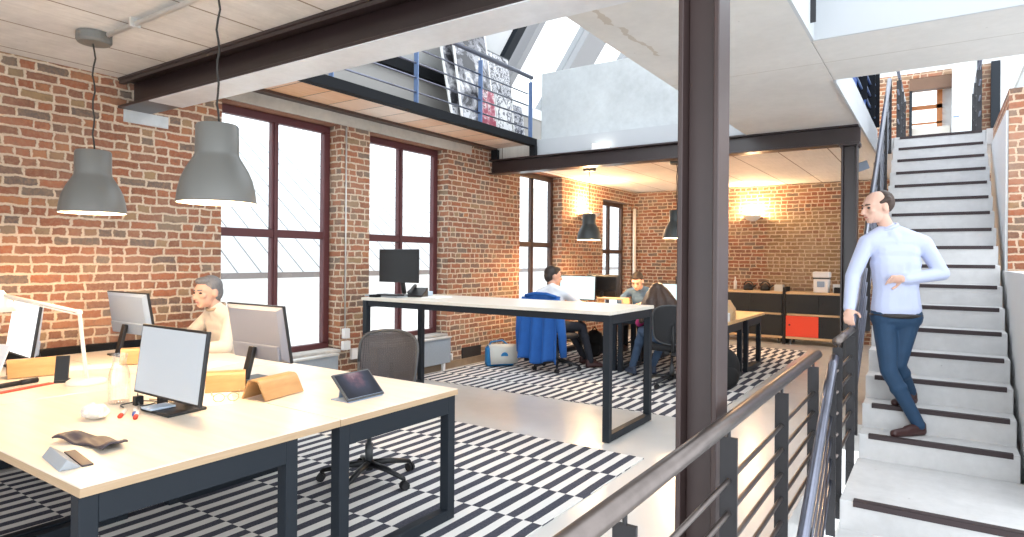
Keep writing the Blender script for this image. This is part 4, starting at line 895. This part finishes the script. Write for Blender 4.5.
# wooden caddy & roll on the far desk
cy = thing('wooden_caddy', 'small wooden carry caddy with gabled ends on the far desk', 'caddy', (-2.22, 8.15, .75), rad(8))
for s in (-1, 1):
    MB().prism([(-.09, 0), (.09, 0), (.09, .13), (.02, .24), (-.02, .24), (-.09, .13)], -.006, .006, Matrix.Translation((0, s * .15, 0)) @ Matrix.Rotation(rad(90), 4, 'X')).build('end_panel', M['oak'], cy)
MB().box(-.09, .09, -.15, .15, 0, .01).box(-.09, -.08, -.15, .15, 0, .10).box(.08, .09, -.15, .15, 0, .10).build('trough', M['oak'], cy); MB().tube([(0, -.15, .21), (0, .15, .21)], .01, 8).build('handle', M['oak'], cy)
tag(MB().lathe([(.018, 0), (.05, 0), (.05, .10), (.018, .10)], 20).build('paper_roll', M['paper'], None, (-2.17, 7.92, .75), smooth=False), 'white paper roll in front of the wooden caddy', 'paper roll')
tag(MB().box(-.21, .21, -.12, .12, 0, .02).box(-.21, -.19, -.12, .12, .02, .16).box(.19, .21, -.12, .12, .02, .16).box(-.21, .21, -.12, .12, .16, .18).build('desk_shelf', M['oak'], None, (-4.00, 8.60, .75), bevel=.002), 'small oak desk shelf beside the dark monitor', 'shelf')

# ------------------------------------------------------------------ bags
mb = thing('messenger_bag', 'blue messenger bag with grey flap on the floor by the brick wall', 'bag', (-5.06, 7.20, .0085), rad(52))
MB().box(-.20, .20, -.07, .09, 0, .27).build('bag_body', M['bag_blue'], mb, bevel=.035, smooth=True)
FP = [(.09, .24), (.06, .285), (-.03, .292), (-.09, .26), (-.115, .15), (-.15, .045)]
fb = MB(); 
for yy, zz in FP: fb.v += [(-.17 + .0, yy, zz), (.02, yy - .004, zz + .004), (.215, yy, zz)]
fb.f = [(3 * i + k, 3 * i + k + 1, 3 * i + k + 4, 3 * i + k + 3) for i in range(5) for k in range(2)]
fl = fb.build('flap', M['bag_grey'], mb, solid=.012, smooth=True)
MB().lathe([(.03, 0), (.05, 0), (.05, .006), (.03, .006)], 20, Matrix.Translation((.03, -.122, .155)) @ Matrix.Rotation(rad(104), 4, 'X')).build('emblem', M['bag_blue'], fl)
MB().tube([(-.20, 0, .2), (-.12, .03, .33), (.05, .06, .345), (.2, 0, .22)], .012, 8).build('strap', M['bag_blue'], mb, smooth=True)
def backpack(label, loc, rz, s=1, mat='bag_black'):
    t = thing('backpack', label, 'bag', loc, rz, 'dark backpacks')
    b = MB(); b.ball((0, 0, .20 * s), (.16 * s, .10 * s, .21 * s), n=24, m=16); b.v = [(x, y, max(z, .0)) for x, y, z in b.v]
    b.build('bag_body', M[mat], t, smooth=True)
    MB().ball((0, -.08 * s, .13 * s), (.12 * s, .05 * s, .11 * s)).build('front_pocket', M[mat], t, smooth=True)
    MB().tube([(-.04 * s, .02, .40 * s), (0, .02, .45 * s), (.04 * s, .02, .40 * s)], .01, 8).build('top_handle', M[mat], t, smooth=True)
    for q in (-1, 1): MB().tube([(q * .08 * s, .08 * s, .36 * s), (q * .10 * s, .13 * s, .22 * s), (q * .10 * s, .09 * s, .05 * s)], .014, 8).build('shoulder_strap', M[mat], t, smooth=True)
backpack('black backpack leaning on the floor right of the column', (-2.06, 7.48, .008), rad(40), 1.15)
backpack('dark backpack on the rug beside the dark trousered legs', (-4.38, 8.75, .008), rad(10), 1.0)

# ------------------------------------------------------------------ prints leaning on the walkway
def board(label, y, w, z1, lean, mat, x=-5.0, border=.03, frame='paper', th=.02):
    t = thing('leaning_print', label, 'picture', (x, y, 3.20), 0, 'prints leaning on the walkway')
    m = Matrix.Rotation(rad(-lean), 4, 'Y')
    MB().box(-th, 0, -w / 2, w / 2, 0, z1, m).build('frame', M[frame], t)
    MB().box(0, .003, -w / 2 + border, w / 2 - border, border, z1 - border, m).build('print', mat, t)
board('tall white bordered print leaning at the left end', 6.36, .62, 1.25, 12, M['poster_a'], -4.99, .03)
board('tall grey portrait print leaning second from the left', 6.50, .74, 1.36, 9, M['poster_a'], -4.90, .03)
board('wide grey print leaning behind the red one', 7.08, .75, 1.16, 7, M['poster_b'], -4.99, .02, 'dark_grey')
board('small red tinted print on the walkway', 6.62, .34, .50, 6, M['poster_r'], -4.845, .015)
board('small black and white print right of the red one', 6.99, .34, .50, 6, M['poster_w'], -4.845, .015)
board('small black and white print at the right end of the walkway', 7.32, .26, .44, 6, M['poster_b'], -4.835, .015)

# ------------------------------------------------------------------ neighbour outside
nb = thing('neighbour_building', 'white building with a seamed pitched roof outside the windows', 'building', (-9.2, 8, 0))
MB().box(-2.0, 0, -14, 16, -3, 1.25).build('wall', M['neigh_wall'], nb)
MB().add([(.35, -14, 1.22), (.35, 16, 1.22), (-3.4, 16, 4.1), (-3.4, -14, 4.1)], [(0, 1, 2, 3)]).build('roof', M['roof_metal'], nb, solid=.08)
MB().box(.30, .42, -14, 16, 1.16, 1.25).build('gutter', M['gutter'], nb)

# ------------------------------------------------------------------ people
def frame_from(f, up=(0, 0, 1)):
    f = V(f).normalized(); s = f.cross(V(up)).normalized(); u = s.cross(f); return f, s, u      # forward, right-hand side, up
def hand(b, w, d, n, thumb, curl=.5, s=1.0):
    w, d, n = V(w), V(d).normalized(), V(n).normalized(); n = (n - d * n.dot(d)).normalized(); t = d.cross(n) * thumb
    R3 = Matrix((t, d, n)).transposed()
    b.ball(w + d * .045 * s, (.040 * s, .052 * s, .017 * s), rot=R3)
    b.cap(w - d * .01, w + d * .02, .026 * s, .026 * s)
    for i in range(4):
        base = w + d * .085 * s + t * (.030 - .020 * i) * s
        L = (.072, .080, .075, .058)[i] * s; p = base; a = curl * (.7 + .12 * i)
        for k, fr in enumerate((.45, .32, .23)):
            dd = d * math.cos(a * (k + .6)) + n * math.sin(a * (k + .6)); q = p + dd * L * fr; b.cap(p, q, (.0092 - .0008 * k) * s, (.0088 - .0009 * k) * s); p = q
    p = w + d * .025 * s + t * .034 * s
    for dd, L in ((t * .75 + d * .6 + n * .25, .042), (t * .25 + d * .85 + n * .45, .032)):
        q = p + dd.normalized() * L * s; b.cap(p, q, .0115 * s, .0095 * s); p = q
def person(label, J, face, skin, hair, top, legs, shoe, root, vox=.008, hand_l=None, hand_r=None, hair_kind='short', collar=None, bare_arm=False, name='person', seated=True, belt=False, upv=(0, 0, 1), hs=1.1):
    t = thing(name, label, 'person', root); O = V(root)
    j = {k: V(p) - O for k, p in J.items()}
    f, s, u = frame_from(face, upv); h = j['head']
    HR = Matrix((s, f, u)).transposed(); nv = 0
    def grow(bb, n0):
        bb.v[n0:] = [tuple(h + (V(v) - h) * hs) for v in bb.v[n0:]]
    b = MB()
    sh = (j['sh_l'] + j['sh_r']) / 2; hp = (j['hip_l'] + j['hip_r']) / 2; ch = sh.lerp(hp, .28); wa = sh.lerp(hp, .66)
    ax = (j['sh_l'] - j['sh_r']).normalized(); hx = (j['hip_l'] - j['hip_r']).normalized()
    def torso(bb, e, shirt=False):
        bb.cap(j['sh_l'] - ax * .035, j['sh_r'] + ax * .035, .066 + e, .066 + e)
        um = sh.lerp(hp, .13); bb.cap(um + ax * .085, um - ax * .085, .088 + e, .088 + e)
        bb.cap(ch + ax * .07, ch - ax * .07, .104 + e, .104 + e); bb.cap(wa + ax * .055, wa - ax * .055, .102 + e, .102 + e)
        bb.cap(ch, wa, .106 + e, .106 + e); bb.cap(ch + ax * .06, wa + ax * .05, .105 + e, .10 + e); bb.cap(ch - ax * .06, wa - ax * .05, .105 + e, .10 + e)
        if shirt:
            lo = hp.lerp(wa, .30); bb.cap(wa, lo, .108 + e, .106 + e); bb.cap(wa + ax * .05, lo + hx * .06, .104 + e, .110 + e); bb.cap(wa - ax * .05, lo - hx * .06, .104 + e, .110 + e); bb.cap(lo + hx * .06, lo - hx * .06, .110 + e, .110 + e)
        else: bb.cap(wa, hp, .108 + e, .11 + e); bb.cap(hp + hx * .07, hp - hx * .07, .105 + e, .105 + e); bb.cap(wa + ax * .05, hp + hx * .065, .10 + e, .10 + e); bb.cap(wa - ax * .05, hp - hx * .065, .10 + e, .10 + e)
        bb.cap(sh, j['neck'], .07 + e, .055 + e)
        bb.cap(j['sh_l'], j['neck'], .058 + e, .05 + e); bb.cap(j['sh_r'], j['neck'], .058 + e, .05 + e)
    def arms(bb, e, end=1.0):
        for q in 'lr':
            w = j['el_' + q].lerp(j['wr_' + q], end)
            bb.cap(j['sh_' + q], j['el_' + q], .052 + e, .041 + e); bb.cap(j['el_' + q], w, .041 + e, .029 + e)
    def leg(bb, e, end=1.0):
        for q in 'lr':
            k = j['kn_' + q]; a = k.lerp(j['an_' + q], end)
            bb.cap(j['hip_' + q], k, .082 + e, .055 + e); bb.cap(k, a, .054 + e, .037 + e); cf = k.lerp(a, .33); bb.ball(cf, .056 + e)
    torso(b, -.012); arms(b, -.004); leg(b, -.01)
    b.cap(j['neck'], h - u * .06 - f * .02, .052, .05)
    # head
    nv = len(b.v)
    b.ball(h + u * .02 - f * .012, (.076, .098, .092), rot=HR); b.ball(h - u * .045 + f * .03, (.058, .068, .065), rot=HR); b.ball(h - u * .088 + f * .062, (.030, .026, .022), rot=HR)
    b.ball(h + u * .025 + f * .060, (.058, .032, .032), rot=HR)
    b.cap(h + u * .012 + f * .088, h - u * .028 + f * .112, .009, .014); b.ball(h - u * .032 + f * .096, (.018, .014, .010), rot=HR)
    b.ball(h - u * .060 + f * .088, (.024, .012, .007), rot=HR)
    for q in (-1, 1):
        b.ball(h + s * q * .078 - f * .012 - u * .008, (.010, .020, .032), rot=HR); b.ball(h + s * q * .040 - u * .018 + f * .070, (.024, .022, .02), rot=HR)
    grow(b, nv)
    for q, sg in (('l', 1), ('r', -1)):
        hd = hand_l if q == 'l' else hand_r
        if hd: hand(b, j['wr_' + q], *hd)
        else:
            d = (j['wr_' + q] - j['el_' + q]).normalized(); hand(b, j['wr_' + q], d, (0, 0, -1), sg, .5)
        b.cap(j['an_' + q] - V((0, 0, .02)), j['toe_' + q].lerp(j['an_' + q], .45) - V((0, 0, .02)), .022, .012)
    remesh(b.build('body', skin, t), vox, 3)
    # eyes, brows, mouth
    for q in (-1, 1):
        e_ = MB(); e_.ball(h + s * q * .032 + f * .080 + u * .004, (.012, .012, .008)); grow(e_, 0); e_.build('eye', M['eye'], t, smooth=True)
        e_ = MB(); e_.cap(h + s * q * .018 + f * .092 + u * .026, h + s * q * .046 + f * .080 + u * .027, .005, .004); grow(e_, 0); e_.build('eyebrow', hair, t, smooth=True)
    e_ = MB(); e_.ball(h - u * .060 + f * .094, (.022, .008, .006), rot=HR); grow(e_, 0); e_.build('mouth', M['lip'], t, smooth=True)
    # clothes
    c = MB(); torso(c, .008, True); arms(c, .013, .95); remesh(c.build('shirt', top, t), vox, 9)
    if collar:
        cl = MB(); cl.tube([j['neck'] + (s * math.cos(a) * .064 + f * math.sin(a) * .07) + u * (.012 - .016 * math.sin(a)) for a in [2 * math.pi * i / 20 for i in range(21)]], .014, 8); cl.build('collar', collar, t, smooth=True)
    c = MB(); leg(c, .008, 1.03); c.cap(hp + hx * .075, hp - hx * .075, .112, .112); c.cap(hp.lerp(wa, .12) + hx * .06, hp.lerp(wa, .12) - hx * .06, .111, .111); remesh(c.build('trousers', legs, t), vox, 4)
    if belt:
        bz = hp.lerp(wa, .06); MB().tube([bz + hx * math.cos(a) * .168 + V((0, 0, 1)).cross(hx) * math.sin(a) * .116 for a in [2 * math.pi * i / 28 for i in range(29)]], .018, 8).build('belt', M['belt'], t, smooth=True)
    for q in 'lr':
        a, e = j['an_' + q], j['toe_' + q]; d = e - a; d.z = 0; d.normalize()
        c = MB(); z = e.z
        hl = a - d * .03; hl.z = z + .01
        c.cap(hl, hl + V((0, 0, .045)), .036, .034); c.cap(hl, a + d * .07 + V((0, 0, z + .01 - a.z)), .038, .040); c.cap(a + d * .07 + V((0, 0, z + .008 - a.z)), e, .040, .030); c.cap(a + V((0, 0, -.03)), a + d * .09 + V((0, 0, z + .02 - a.z)), .036, .036)
        c.v = [(x, y, max(zz, z - .022)) for x, y, zz in c.v]
        remesh(c.build('shoe', shoe, t), vox * .8, 3)
    # hair
    g = MB()
    if hair_kind == 'short':
        g.ball(h + u * .040 - f * .026, (.082, .096, .085), rot=HR); g.ball(h - f * .055 + u * .0, (.074, .062, .085), rot=HR); g.ball(h + u * .088 + f * .028, (.058, .055, .030), rot=HR)
    elif hair_kind == 'bald':
        g.ball(h - f * .052 + u * .030, (.080, .070, .086), rot=HR)
        for q in (-1, 1): g.cap(h + s * q * .066 - f * .045 + u * .045, h + s * q * .068 + f * .012 + u * .030, .024, .012)
    else:
        g.ball(h + u * .035 - f * .022, (.092, .105, .095), rot=HR); g.ball(h - f * .05 - u * .03, (.09, .075, .11), rot=HR)
        for q in (-1, 0, 1):
            for k in range(3):
                p0 = h + s * q * (.055 + .012 * k) - f * (.04 - .03 * k) - u * .0; p1 = h + s * q * (.13 + .015 * k) - f * (.05 - .05 * k) - u * .16; p2 = h + s * q * (.155 + .02 * k) - f * (.03 - .05 * k) - u * .30
                g.cap(p0, p1, .052, .054); g.cap(p1, p2, .054, .030)
        for q in (-1, 0, 1):
            p0 = h + s * q * .05 - f * .06; p1 = p0 - u * .15 - f * .07 + s * q * .05; p2 = p1 - u * .20 + s * q * .04 - f * .02
            g.cap(p0, p1, .07, .075); g.cap(p1, p2, .075, .04)
    grow(g, 0)
    remesh(g.build('hair', hair, t), vox, 2)
    return t

# man in the cream sweater at the front desks
person('grey-haired person in a cream half-zip sweater sitting at the front desks by the window',
       dict(head=(-4.98, 2.90, 1.205), neck=(-4.97, 2.97, 1.07), sh_l=(-4.79, 3.0, .985), sh_r=(-5.15, 3.02, .985), el_l=(-4.62, 2.84, .79), el_r=(-5.26, 2.86, .79), wr_l=(-4.78, 2.64, .785), wr_r=(-5.08, 2.62, .785),
            hip_l=(-4.82, 3.12, .56), hip_r=(-5.0, 3.12, .56), kn_l=(-4.78, 2.70, .56), kn_r=(-5.06, 2.70, .56), an_l=(-4.80, 2.66, .11), an_r=(-5.05, 2.66, .11), toe_l=(-4.79, 2.50, .035), toe_r=(-5.06, 2.50, .035)),
       (.12, -.98, -.10), M['skin'], M['hair_grey'], M['sweater'], M['dark_trousers'], M['shoe'], (-4.9, 3.05, .008), .0075, ((-.7, -.5, 0), (0, 0, -1), -1, .4), ((.6, -.6, 0), (0, 0, -1), 1, .4), collar=M['collar'])
# man in the white shirt, seen from behind
person('dark-haired person in a white shirt seen from behind at the blue jacket chair',
       dict(head=(-4.43, 7.58, 1.262), neck=(-4.40, 7.50, 1.11), sh_l=(-4.58, 7.46, 1.02), sh_r=(-4.22, 7.56, 1.02), el_l=(-4.64, 7.72, .82), el_r=(-4.10, 7.82, .84), wr_l=(-4.60, 7.96, .79), wr_r=(-4.26, 7.99, .84),
            hip_l=(-4.52, 7.45, .57), hip_r=(-4.33, 7.47, .57), kn_l=(-4.40, 7.92, .56), kn_r=(-4.12, 7.86, .56), an_l=(-4.18, 8.02, .12), an_r=(-3.95, 7.78, .12), toe_l=(-4.08, 8.17, .04), toe_r=(-3.83, 7.90, .04)),
       (.62, .78, -.12), M['skin'], M['hair_dark'], M['shirt_white'], M['dark_trousers'], M['shoe'], (-4.32, 7.6, .008), .009, hs=1.15)
# man in the denim shirt, facing the camera, reading
person('dark-haired person in a denim shirt looking down at the far side of the desks',
       dict(head=(-4.10, 9.74, 1.145), neck=(-4.10, 9.90, 1.02), sh_l=(-3.88, 9.93, .95), sh_r=(-4.32, 9.93, .95), el_l=(-3.76, 9.76, .80), el_r=(-4.42, 9.76, .80), wr_l=(-3.94, 9.56, .79), wr_r=(-4.24, 9.56, .79),
            hip_l=(-4.03, 10.05, .57), hip_r=(-4.21, 10.05, .57), kn_l=(-3.98, 9.62, .56), kn_r=(-4.26, 9.62, .56), an_l=(-4.0, 9.6, .12), an_r=(-4.24, 9.6, .12), toe_l=(-4.0, 9.44, .04), toe_r=(-4.24, 9.44, .04)),
       (.10, -.86, -.50), M['skin'], M['hair_dark'], M['denim_shirt'], M['dark_trousers'], M['shoe'], (-4.12, 9.95, .008), .009, hs=1.2)
# woman with long dark hair
person('person with long dark hair, magenta top and jeans hunched at the far desk',
       dict(head=(-2.93, 7.60, 1.065), neck=(-2.86, 7.50, .97), sh_l=(-2.98, 7.38, .86), sh_r=(-2.72, 7.58, .86), el_l=(-3.14, 7.54, .70), el_r=(-2.66, 7.80, .78), wr_l=(-3.10, 7.74, .80), wr_r=(-2.86, 7.95, .79),
            hip_l=(-2.75, 7.25, .57), hip_r=(-2.58, 7.37, .57), kn_l=(-3.10, 7.55, .60), kn_r=(-2.86, 7.72, .56), an_l=(-3.26, 7.62, .15), an_r=(-3.06, 7.80, .14), toe_l=(-3.38, 7.72, .05), toe_r=(-3.16, 7.92, .05)),
       (-.52, .75, -.42), M['skin_pale'], M['hair_brown'], M['magenta'], M['jeans'], M['shoe_blue'], (-2.66, 7.36, .008), .009, hair_kind='long')
# man walking down the stairs
person('balding person in a pale blue shirt and navy trousers walking down the concrete stairs',
       dict(head=(-.405, 5.70, 1.925), neck=(-.335, 5.76, 1.755), sh_l=(-.10, 5.84, 1.64), sh_r=(-.47, 5.68, 1.645), el_l=(.02, 5.88, 1.41), el_r=(-.56, 5.60, 1.385), wr_l=(-.215, 5.66, 1.365), wr_r=(-.565, 5.42, 1.13),
            hip_l=(-.195, 5.81, 1.07), hip_r=(-.355, 5.75, 1.07), kn_l=(-.262, 5.76, .70), kn_r=(-.315, 5.66, .66), an_l=(-.185, 5.935, .475), an_r=(-.125, 5.695, .275), toe_l=(-.28, 5.80, .392), toe_r=(-.27, 5.545, .207)),
       (-.78, -.60, -.16), M['skin_pale'], M['hair_brown'], M['shirt_blue'], M['trousers'], M['shoe'], (-.2, 5.65, .184), .007, ((-.85, -.5, .02), (.3, -.7, -.5), -1, .55), ((0.05, -.75, -.5), (.2, -.2, -1), 1, .8), hair_kind='bald', collar=M['shirt_blue'], belt=True)

# blue jacket over the chair back
jk = thing('jacket', 'bright blue jacket hanging over the chair of the white-shirted man', 'jacket', (-4.27, 7.42, .0085), rad(-8))
def drape(x0, x1, ytop, yb, z0, z1, seed):
    def fn(u, v):
        x = x0 + (x1 - x0) * u; z = z1 + (z0 - z1) * v
        return (x * (1 + .10 * v), yb - .035 * math.sin(u * 19 + seed) * (.3 + v) - .05 * v + (.06 * (1 - v / .08) if v < .08 else 0), z + .03 * math.sin(u * 9 + seed) * v)
    return MB().grid(fn, 36, 24)
drape(-.29, .29, 0, -.37, .15, 1.005, .5).build('jacket_body', M['jacket'], jk, solid=.016, smooth=True)
for q in (-1, 1):
    MB().tube([(q * .25, -.36, .97), (q * .33, -.37, .75), (q * .36, -.36, .52), (q * .37, -.34, .24)], [.06, .062, .055, .045], 12).build('sleeve', M['jacket'], jk, smooth=True)
MB().tube([(-.26, -.36, 1.0), (-.1, -.37, 1.035), (.1, -.37, 1.035), (.26, -.36, 1.0)], .022, 10).build('collar', M['jacket'], jk, smooth=True)

# ------------------------------------------------------------------ light
wd = bpy.data.worlds.new('daylight'); SC.world = wd; wd.use_nodes = True
bg = wd.node_tree.nodes['Background']; bg.inputs[0].default_value = (.88, .94, 1.0, 1); bg.inputs[1].default_value = 1.0
def lamp(name, loc, energy, col, r=.05, typ='POINT', rot=None, **kw):
    l = bpy.data.lights.new(name, typ); l.energy = energy; l.color = col
    if typ != 'AREA': l.shadow_soft_size = r
    for k, v in kw.items(): setattr(l, k, v)
    o = bpy.data.objects.new(name, l); COL.objects.link(o); o.location = loc
    if rot: o.rotation_euler = rot
    return o
WARM = (1, .66, .36)
for i, (x, y, z, e) in enumerate(((-4.575, 1.88, 1.83, 12), (-3.11, 1.858, 1.83, 12), (-4.59, 8.96, 1.86, 34), (-3.16, 8.93, 1.87, 34))):
    lamp('pendant_bulb_light', (x, y, z), e, WARM, .06)
lamp('sconce_light', (-3.0, 12.74, 2.43), 26, WARM, .06); lamp('sconce_light', (W + .18, 10.55, 2.40), 32, WARM, .06)

# ------------------------------------------------------------------ camera
f, yaw, roll = 631.5, .5945, .0077
fw = V((-math.sin(yaw), math.cos(yaw), 0)); r0 = V((math.cos(yaw), math.sin(yaw), 0)); u0 = V((0, 0, 1))
rr = r0 * math.cos(roll) + u0 * math.sin(roll); uu = -r0 * math.sin(roll) + u0 * math.cos(roll)
cam = bpy.data.cameras.new('camera'); co = bpy.data.objects.new('camera', cam); COL.objects.link(co)
mw = Matrix((rr, uu, -fw)).transposed().to_4x4(); mw.translation = (0, 0, 1.5); co.matrix_world = mw
cam.sensor_width = 36; cam.lens = f / 1024 * 36; cam.shift_y = -(268.5 - 258.6) / 1024; cam.clip_start = .02
SC.camera = co
vs = SC.view_settings; vs.view_transform = 'Standard'; vs.look = 'None'; vs.exposure = 1.8; vs.gamma = 1; vs.use_curve_mapping = False
